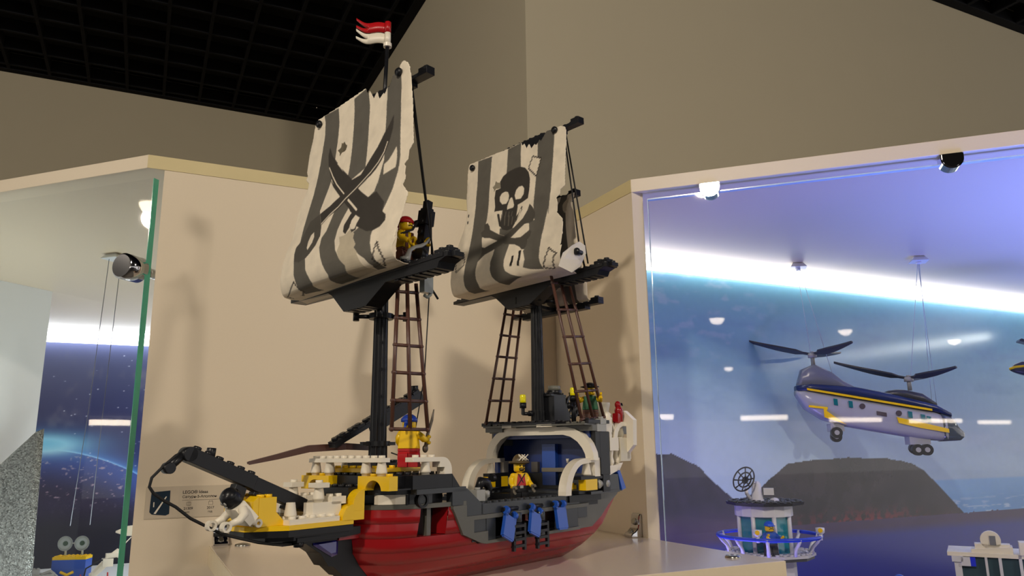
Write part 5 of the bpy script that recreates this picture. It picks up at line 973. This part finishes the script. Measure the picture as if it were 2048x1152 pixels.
# second aircraft, only its tail end in view
p = Vector((1283, 698, 212)); e = empty('toy_seaplane', p, HY-.2, 'small toy aircraft with yellow and grey float at the right edge, cut by the frame', 'toy aircraft')
mb = MB(); shell(mb, [(-50, 2), (-40, 12), (0, 10), (90, 0)], [(-50, -2), (-40, -8), (0, -18), (90, -30)], [(-50, 2), (-34, 11), (0, 14), (90, 14)], xs=[-50, -44, -34, 0, 40, 90]); mb.build('float', DG, e)
mb = MB(); shell(mb, [(-51, 3), (-40, 7), (0, 3), (90, -8)], [(-51, -1), (-40, 2), (0, -3), (90, -14)], [(-51, 2.6), (-34, 11.8), (0, 14.6), (90, 14.6)], xs=[-51, -44, -34, 0, 40, 90]); mb.build('yellow_stripe', YELLOW, e)
mb = MB(); mb.T = Matrix.Translation((-34, 0, 44)) @ Matrix.Rotation(math.radians(20), 4, 'Y'); mb.box(0, 120, -12, 12, 0, 3.2); [mb.stud(4+8*k, y_, 3.2) for k in range(14) for y_ in (-8, 0, 8)]; mb.build('wing', DG, e)
mb = MB(); mb.cyl((-6, 0, 8), (6, 0, 28), 3, n=10); mb.box(0, 40, -5, 5, 8, 14); mb.tube([(0, 0, 30), (2, 0, 184.4)], .4, 5); mb.build('strut', LGREY, e)

# ---------------------------------------------------------------- right case: lookout tower
tr = empty('toy_lookout_tower', (709, 710, -314), math.radians(-45.0)+0, 'white toy lookout tower with teal windows, blue ring rail and rooftop satellite dish', 'toy building')
TM = Matrix.Translation((0, 0, 314))
# tower frame: x to the image right, -y towards the viewer
tr.rotation_euler = (0, 0, math.radians(-45.1))
def T_(mb): mb.T = TM; return mb
VW = mat('tower_white_plastic', (214, 214, 222), .3); TEAL = glass_mat('teal_clear_panel', (.10, .62, .66), 1.5)
mb = T_(MB()); mb.lathe((-20, 0, 0), [(32, 26), (45, 27), (46, 30.4), (.01, 31)], 8, smooth=False); [mb.stud(-20+math.cos(t)*r, math.sin(t)*r, 30.4) for r in (12, 22, 32, 41) for t in [2*PI*i/int(r*.75) for i in range(int(r*.75))]]; mb.build('roof', DG, tr)
mb = T_(MB())
for k in range(8):
    t = 2*PI*k/8+PI/8; x, y_ = -22+31*math.cos(t), 31*math.sin(t); mb.cyl((x, y_, -31), (x, y_, 26), 2.6, n=8)
mb.ring((-22, 0, 14), (-22, 0, 26), 34, 30, 16); mb.build('window_frame', VW, tr)
mb = T_(MB())
for k in range(8):
    t0, t1 = 2*PI*k/8+PI/8, 2*PI*(k+1)/8+PI/8; a_ = Vector((-22+30*math.cos(t0), 30*math.sin(t0), 0)); b_ = Vector((-22+30*math.cos(t1), 30*math.sin(t1), 0)); o_ = Vector((math.cos((t0+t1)/2), math.sin((t0+t1)/2), 0))*1.6
    mb.add([v+Vector((0, 0, z)) for z in (-30, 14) for v in (a_, b_, b_-o_, a_-o_)], [(0, 1, 2, 3), (4, 5, 6, 7), (0, 1, 5, 4), (1, 2, 6, 5), (2, 3, 7, 6), (3, 0, 4, 7)])
mb.build('window_panel', mat('teal_panel', (16, 128, 146), .12, coat=1), tr)
mb = T_(MB()); mb.lathe((-18, 0, 0), [(.01, -31), (52, -31), (52, -28), (.01, -28)], 10, smooth=False)
[mb.stud(-18+math.cos(t)*r, math.sin(t)*r, -28) for r in (40, 48) for t in [2*PI*i/int(r*.75) for i in range(int(r*.75))]]; mb.build('balcony', mat('pale_plastic', (196, 196, 204), .3), tr)
mb = T_(MB()); mb.lathe((-18, 0, 0), [(50, -31), (50, -34.5), (.01, -35)], 10, smooth=False); mb.build('balcony_base', DG, tr)
mb = T_(MB()); mb.lathe((-14, 0, 0), [(28, -314), (25, -35)], 12, smooth=False); mb.build('shaft', VW, tr)
mb = T_(MB()); mb.tube([(-18+60*math.cos(t), 60*math.sin(t), -9) for t in [2*PI*i/40 for i in range(41)]], 2.2, 8)
mb.build('ring_rail', mat('blue_rail_plastic', (40, 70, 210), .3), tr)
for k in range(10):
    t = 2*PI*k/10+.3; c_, s_ = math.cos(t), math.sin(t); mb = T_(MB()); mb.tube([(-18+48*c_, 48*s_, -28), (-18+51*c_, 51*s_, -20), (-18+57*c_, 57*s_, -14), (-18+60*c_, 60*s_, -8)], [2.6, 2.2, 2, 2.6], 8); mb.build('rail_bracket', VW, tr)
for x, y_ in ((-29, -58), (40, -16)):
    mb = T_(MB()); mb.cyl((x, y_, -12), (x, y_, -5), 2.2, n=10); mb.lathe((x, y_, -6), [(2, 0), (5, 3), (5, 8), (.01, 8.5)], 14); l_ = mb.build('lamp', VW, tr)
    mb = T_(MB()); mb.cyl((x, y_-3.6, -.5), (x, y_-5.4, -.5), 2.6, n=12); mb.build('lamp_lens', YELLOW, l_)
mb = T_(MB()); C_ = Vector((-42, -8, 57)); ax_ = Vector((-.55, -.72, .42)).normalized(); a_ = ax_.orthogonal().normalized(); b_ = ax_.cross(a_)
for r, off_ in ((15.5, 0), (9.5, -2), (4, -3)): mb.tube([C_+(a_*math.cos(t)+b_*math.sin(t))*r+ax_*off_ for t in [2*PI*i/32 for i in range(33)]], 1.0, 6)
for k in range(8): t = 2*PI*k/8; mb.tube([C_-ax_*3.4, C_+(a_*math.cos(t)+b_*math.sin(t))*15.5], .8, 6)
mb.build('satellite_dish', DG, tr)
mb = T_(MB()); mb.lathe((-28, 2, 31), [(9, 0), (7, 2), (5.4, 20), (3, 23), (.01, 23)], 14); mb.tube([(-40, -4, 46), (-40, -4, 40), (-36, -2, 33)], 2.2, 8); mb.box(-20, -8, -4, 4, 38, 46); mb.lathe((-8, 0, 31), [(6, 0), (4, 3), (.01, 4)], 12); mb.build('roof_equipment', VW, tr)
M_ = tr.location/MM
ft = Vector((709, 710, 0))
rv = Vector((math.cos(math.radians(-45.1)), math.sin(math.radians(-45.1)), 0)); fv = Vector((-rv.y, rv.x, 0))
p = ft+rv*-16-fv*40+Vector((0, 0, -28)); figure('toy_watchman', p, math.radians(-45.1-60), 'toy figure with blue cap on the balcony of the lookout tower, right case', BLUE, DG, 'cap', mat('blue_cap', (30, 86, 210), .3), armpose=((60, 10), (50, 0)), arms=BLUE)

# ---------------------------------------------------------------- right case: white station building and small figures below
bl = empty('toy_station_building', (860, 560, -314), math.radians(-56.9), 'white toy station building with a round roof emblem and blue sign, lower right corner', 'toy building')
def Bd(mb): mb.T = Matrix.Translation((0, 0, 314)); return mb
mb = Bd(MB()); mb.box(-40, 80, 0, 60, -28, -23.5); mb.box(-12, 22, 4, 20, -23.5, -14); mb.prism([(-16, -23.5), (-16, -20), (24, -16), (24, -23.5)], 'y', 2, 24); mb.box(30, 80, -2, 20, -24, -10.5); mb.build('roof', WHITE, bl, .2)
mb = Bd(MB()); mb.box(-34, -27, 0, 60, -314, -28); mb.box(-36, -25, -2, 4, -34, -28); mb.box(-4, -1.5, 0, 3, -314, -28); mb.box(9, 12, 0, 3, -314, -28); mb.box(28, 31, 0, 3, -314, -24); mb.build('wall', VW, bl)
mb = Bd(MB()); mb.box(-27, 80, 4, 6, -314, -28); mb.build('window_panel', mat('grey_clear_panel', (62, 84, 96), .1, coat=1), bl)
mb = Bd(MB()); mb.cyl((4, 4, -10), (4, 12, -10), 10, n=28); mb.build('roof_disc', WHITE, bl)
mb = Bd(MB()); mb.box(3, 9, 3.2, 4.2, -15, -5); mb.build('roof_emblem', mat('grey_print', (120, 122, 128), .4), bl)
mb = Bd(MB()); mb.box(-27, -18, -2, 1, -38, -28.5); mb.build('sign', VW, bl); mb = Bd(MB()); mb.box(-18, -13, -2, 1, -38, -28.5); mb.build('blue_sign', mat('sign_blue', (30, 50, 220), .3), bl)
# figures whose heads reach into the picture
k_ = Vector((math.cos(math.radians(-56.9)), math.sin(math.radians(-56.9)), 0))
for px_, dist, zt, lab, hatc, col_ in ((1757, 900, -48, 'toy figure with blue helmet below the mountain picture, only its head in view', BLUE, BLUE), (1766, 880, -52, 'toy figure with red helmet beside the blue helmeted one, only its head in view', RED2, RED2), (2008, 980, -54, 'toy figure with brown helmet in front of the station building', mat('brown_helmet', (150, 78, 60), .35), BROWN)):
    dx = (px_-1024)/1519.0*dist; v_ = to_room((dx, dist, 0)); fg_ = figure('toy_worker', (v_.x, v_.y, zt-38), math.radians(200), lab, col_, DG, 'cap', hatc)
    mb = MB(); mb.box(-12, 12, -12, 12, -314-(zt-38), -.1); mb.build('stand', DG, fg_)

# ---------------------------------------------------------------- left case: glitter sheet and space toys
gl = bpy.data.materials.new('silver_glitter'); gl.use_nodes = True; nt = gl.node_tree; b = nt.nodes['Principled BSDF']
vo = nt.nodes.new('ShaderNodeTexVoronoi'); vo.inputs['Scale'].default_value = 420; tc = nt.nodes.new('ShaderNodeTexCoord'); nt.links.new(tc.outputs['Object'], vo.inputs['Vector'])
rp = nt.nodes.new('ShaderNodeValToRGB'); rp.color_ramp.elements[0].color = (.05, .055, .055, 1); rp.color_ramp.elements[1].color = (.42, .45, .45, 1); nt.links.new(vo.outputs['Color'], rp.inputs['Fac']); nt.links.new(rp.outputs['Color'], b.inputs['Base Color'])
b.inputs['Metallic'].default_value = .55; b.inputs['Roughness'].default_value = .42
bp = nt.nodes.new('ShaderNodeBump'); bp.inputs['Strength'].default_value = .6; bp.inputs['Distance'].default_value = .002; nt.links.new(vo.outputs['Distance'], bp.inputs['Height']); nt.links.new(bp.outputs['Normal'], b.inputs['Normal'])
mb = MB(); n = 16; vs = []
for side_ in (0, 4):
    for i in range(n+1):
        u = i/n; x = -152-190*u; y_ = 1545+20*math.sin(u*3)+u*26; zt = 150-66*min(1, u*3.2)-40*max(0, u-.3); vs += [(x, y_+side_, zt-(8 if i == 0 else 0)), (x+6-12*u, y_+30+side_, -174)]
m_ = 2*(n+1); fs = [(2*i, 2*i+1, 2*i+3, 2*i+2) for i in range(n)]+[(m_+2*i, m_+2*i+2, m_+2*i+3, m_+2*i+1) for i in range(n)]+[(2*i, 2*i+2, m_+2*i+2, m_+2*i) for i in range(n)]+[(0, m_, m_+1, 1)]
mb.add(vs, fs, True); mb.build('glitter_sheet', gl, None, tag_=('silver glitter foam sheet standing inside the left display case', 'glitter sheet'))
st = empty('toy_lunar_station', (-110, 1930, -174), math.radians(-20), 'blue and yellow toy space station with two white satellite dishes, left case floor', 'toy space station')
mb = MB(); mb.brick(-34, 34, -16, 16, 0, 54, False); mb.build('base', BLUE, st, .3)
mb = MB(); mb.brick(-34, 34, -16, 16, 54, 60); mb.tube([(-14, -18, 30), (0, -19, 24), (12, -18, 30)], 3, 8); mb.build('yellow_deck', YELLOW, st, .3)
for x in (-16, 18):
    mb = MB(); mb.lathe((x, -2, 86), [(.01, 2), (8, 1), (15, -3), (15.4, -3), (8, -1), (.01, 0)], 24, 'y'); mb.cyl((x, 2, 60), (x, 0, 84), 2.2, n=8); d_ = mb.build('dish', mat('dish_grey_plastic', (176, 186, 188), .35), st)
    mb = MB(); mb.cyl((x, -4, 86), (x, -2, 86), 5, n=14); mb.build('dish_centre', mat('green_grey_plastic', (60, 84, 70), .4), d_)
mb = MB(); mb.cyl((-16, 0, 86), (18, 0, 86), 1.6, n=8); mb.build('dish_bar', LGREY, st)
ro = empty('toy_lunar_lander', (-46, 1880, -174), math.radians(10), 'white toy lunar lander with tilted rocket and red antennas, in front of the dish station', 'toy spacecraft')
mb = MB(); mb.T = Matrix.Translation((0, 0, 40)) @ Matrix.Rotation(math.radians(-58), 4, 'Y') @ Matrix.Rotation(PI, 4, 'Y')
mb = MB(); mb.tube([(-26, 0, 20), (-8, 0, 38), (8, 0, 56), (24, 0, 72)], [5, 8, 7, 4], 10, False); mb.tube([(24, 0, 72), (46, 0, 96)], [1.6, 1.0], 6); mb.box(-6, 14, -10, 10, 40, 56); mb.box(0, 24, -6, 6, 56, 66); mb.box(-30, 26, -12, 12, 0, 14); mb.cyl((-16, 0, 10), (-24, 0, 30), 6, n=10); mb.build('body', WHITE, ro, .3)
mb = MB(); mb.tube([(-40, -8, 10), (-36, -8, 40), (-10, -8, 54), (20, -8, 56), (34, -8, 40), (30, -8, 14)], 1.6, 8); mb.build('hose', BLACK, ro)
for x in (-44, 6): mb = MB(); mb.cyl((x, -16, 0), (x-2, -16, 30), 2.2, 1.4, n=8); mb.build('antenna', RED2, ro)
rv_ = empty('toy_rover', (-172, 1910, -174), 0, 'grey and white toy rover with a red lamp at the foot of the glitter sheet', 'toy vehicle')
mb = MB(); mb.brick(-20, 34, -12, 12, 12, 30); mb.brick(-16, 6, -10, 10, 30, 40); mb.cyl((-8, 0, 40), (-8, 0, 66), 1.6, n=8); mb.tube([(10, -8, 30), (26, -8, 36), (40, -8, 22)], 3, 8); mb.build('body', LGREY, rv_, .3)
for x in (-14, 8, 30): mb = MB(); mb.cyl((x, -16, 9), (x, -8, 9), 9, n=18); mb.build('wheel', DG, rv_)
mb = MB(); mb.cyl((-22, 0, 40), (-22, 0, 54), 3, n=10); mb.build('lamp', RED2, rv_)
sp_ = empty('toy_shuttle', (10, 1800, -60), math.radians(-30), 'white toy shuttle hanging at the right edge of the space picture, partly hidden', 'toy spacecraft')
mb = MB(); shell(mb, [(-46, 2), (-20, 12), (30, 16), (50, 18)], [(-46, -2), (-20, -8), (50, -8)], [(-46, 2), (-20, 9), (50, 12)], xs=[-46, -36, -20, 0, 30, 50]); mb.prism([(-10, -8), (50, -36), (50, 36), (-10, 8)], 'z', -7, -4.5); mb.tube([(0, 0, 10), (0, 0, 471)], .5, 5); mb.build('body', WHITE, sp_)
mb = MB(); mb.prism([(26, 16), (46, 16), (50, 44), (40, 44)], 'y', -1.5, 1.5); mb.build('tail_fin', BLUE, sp_)
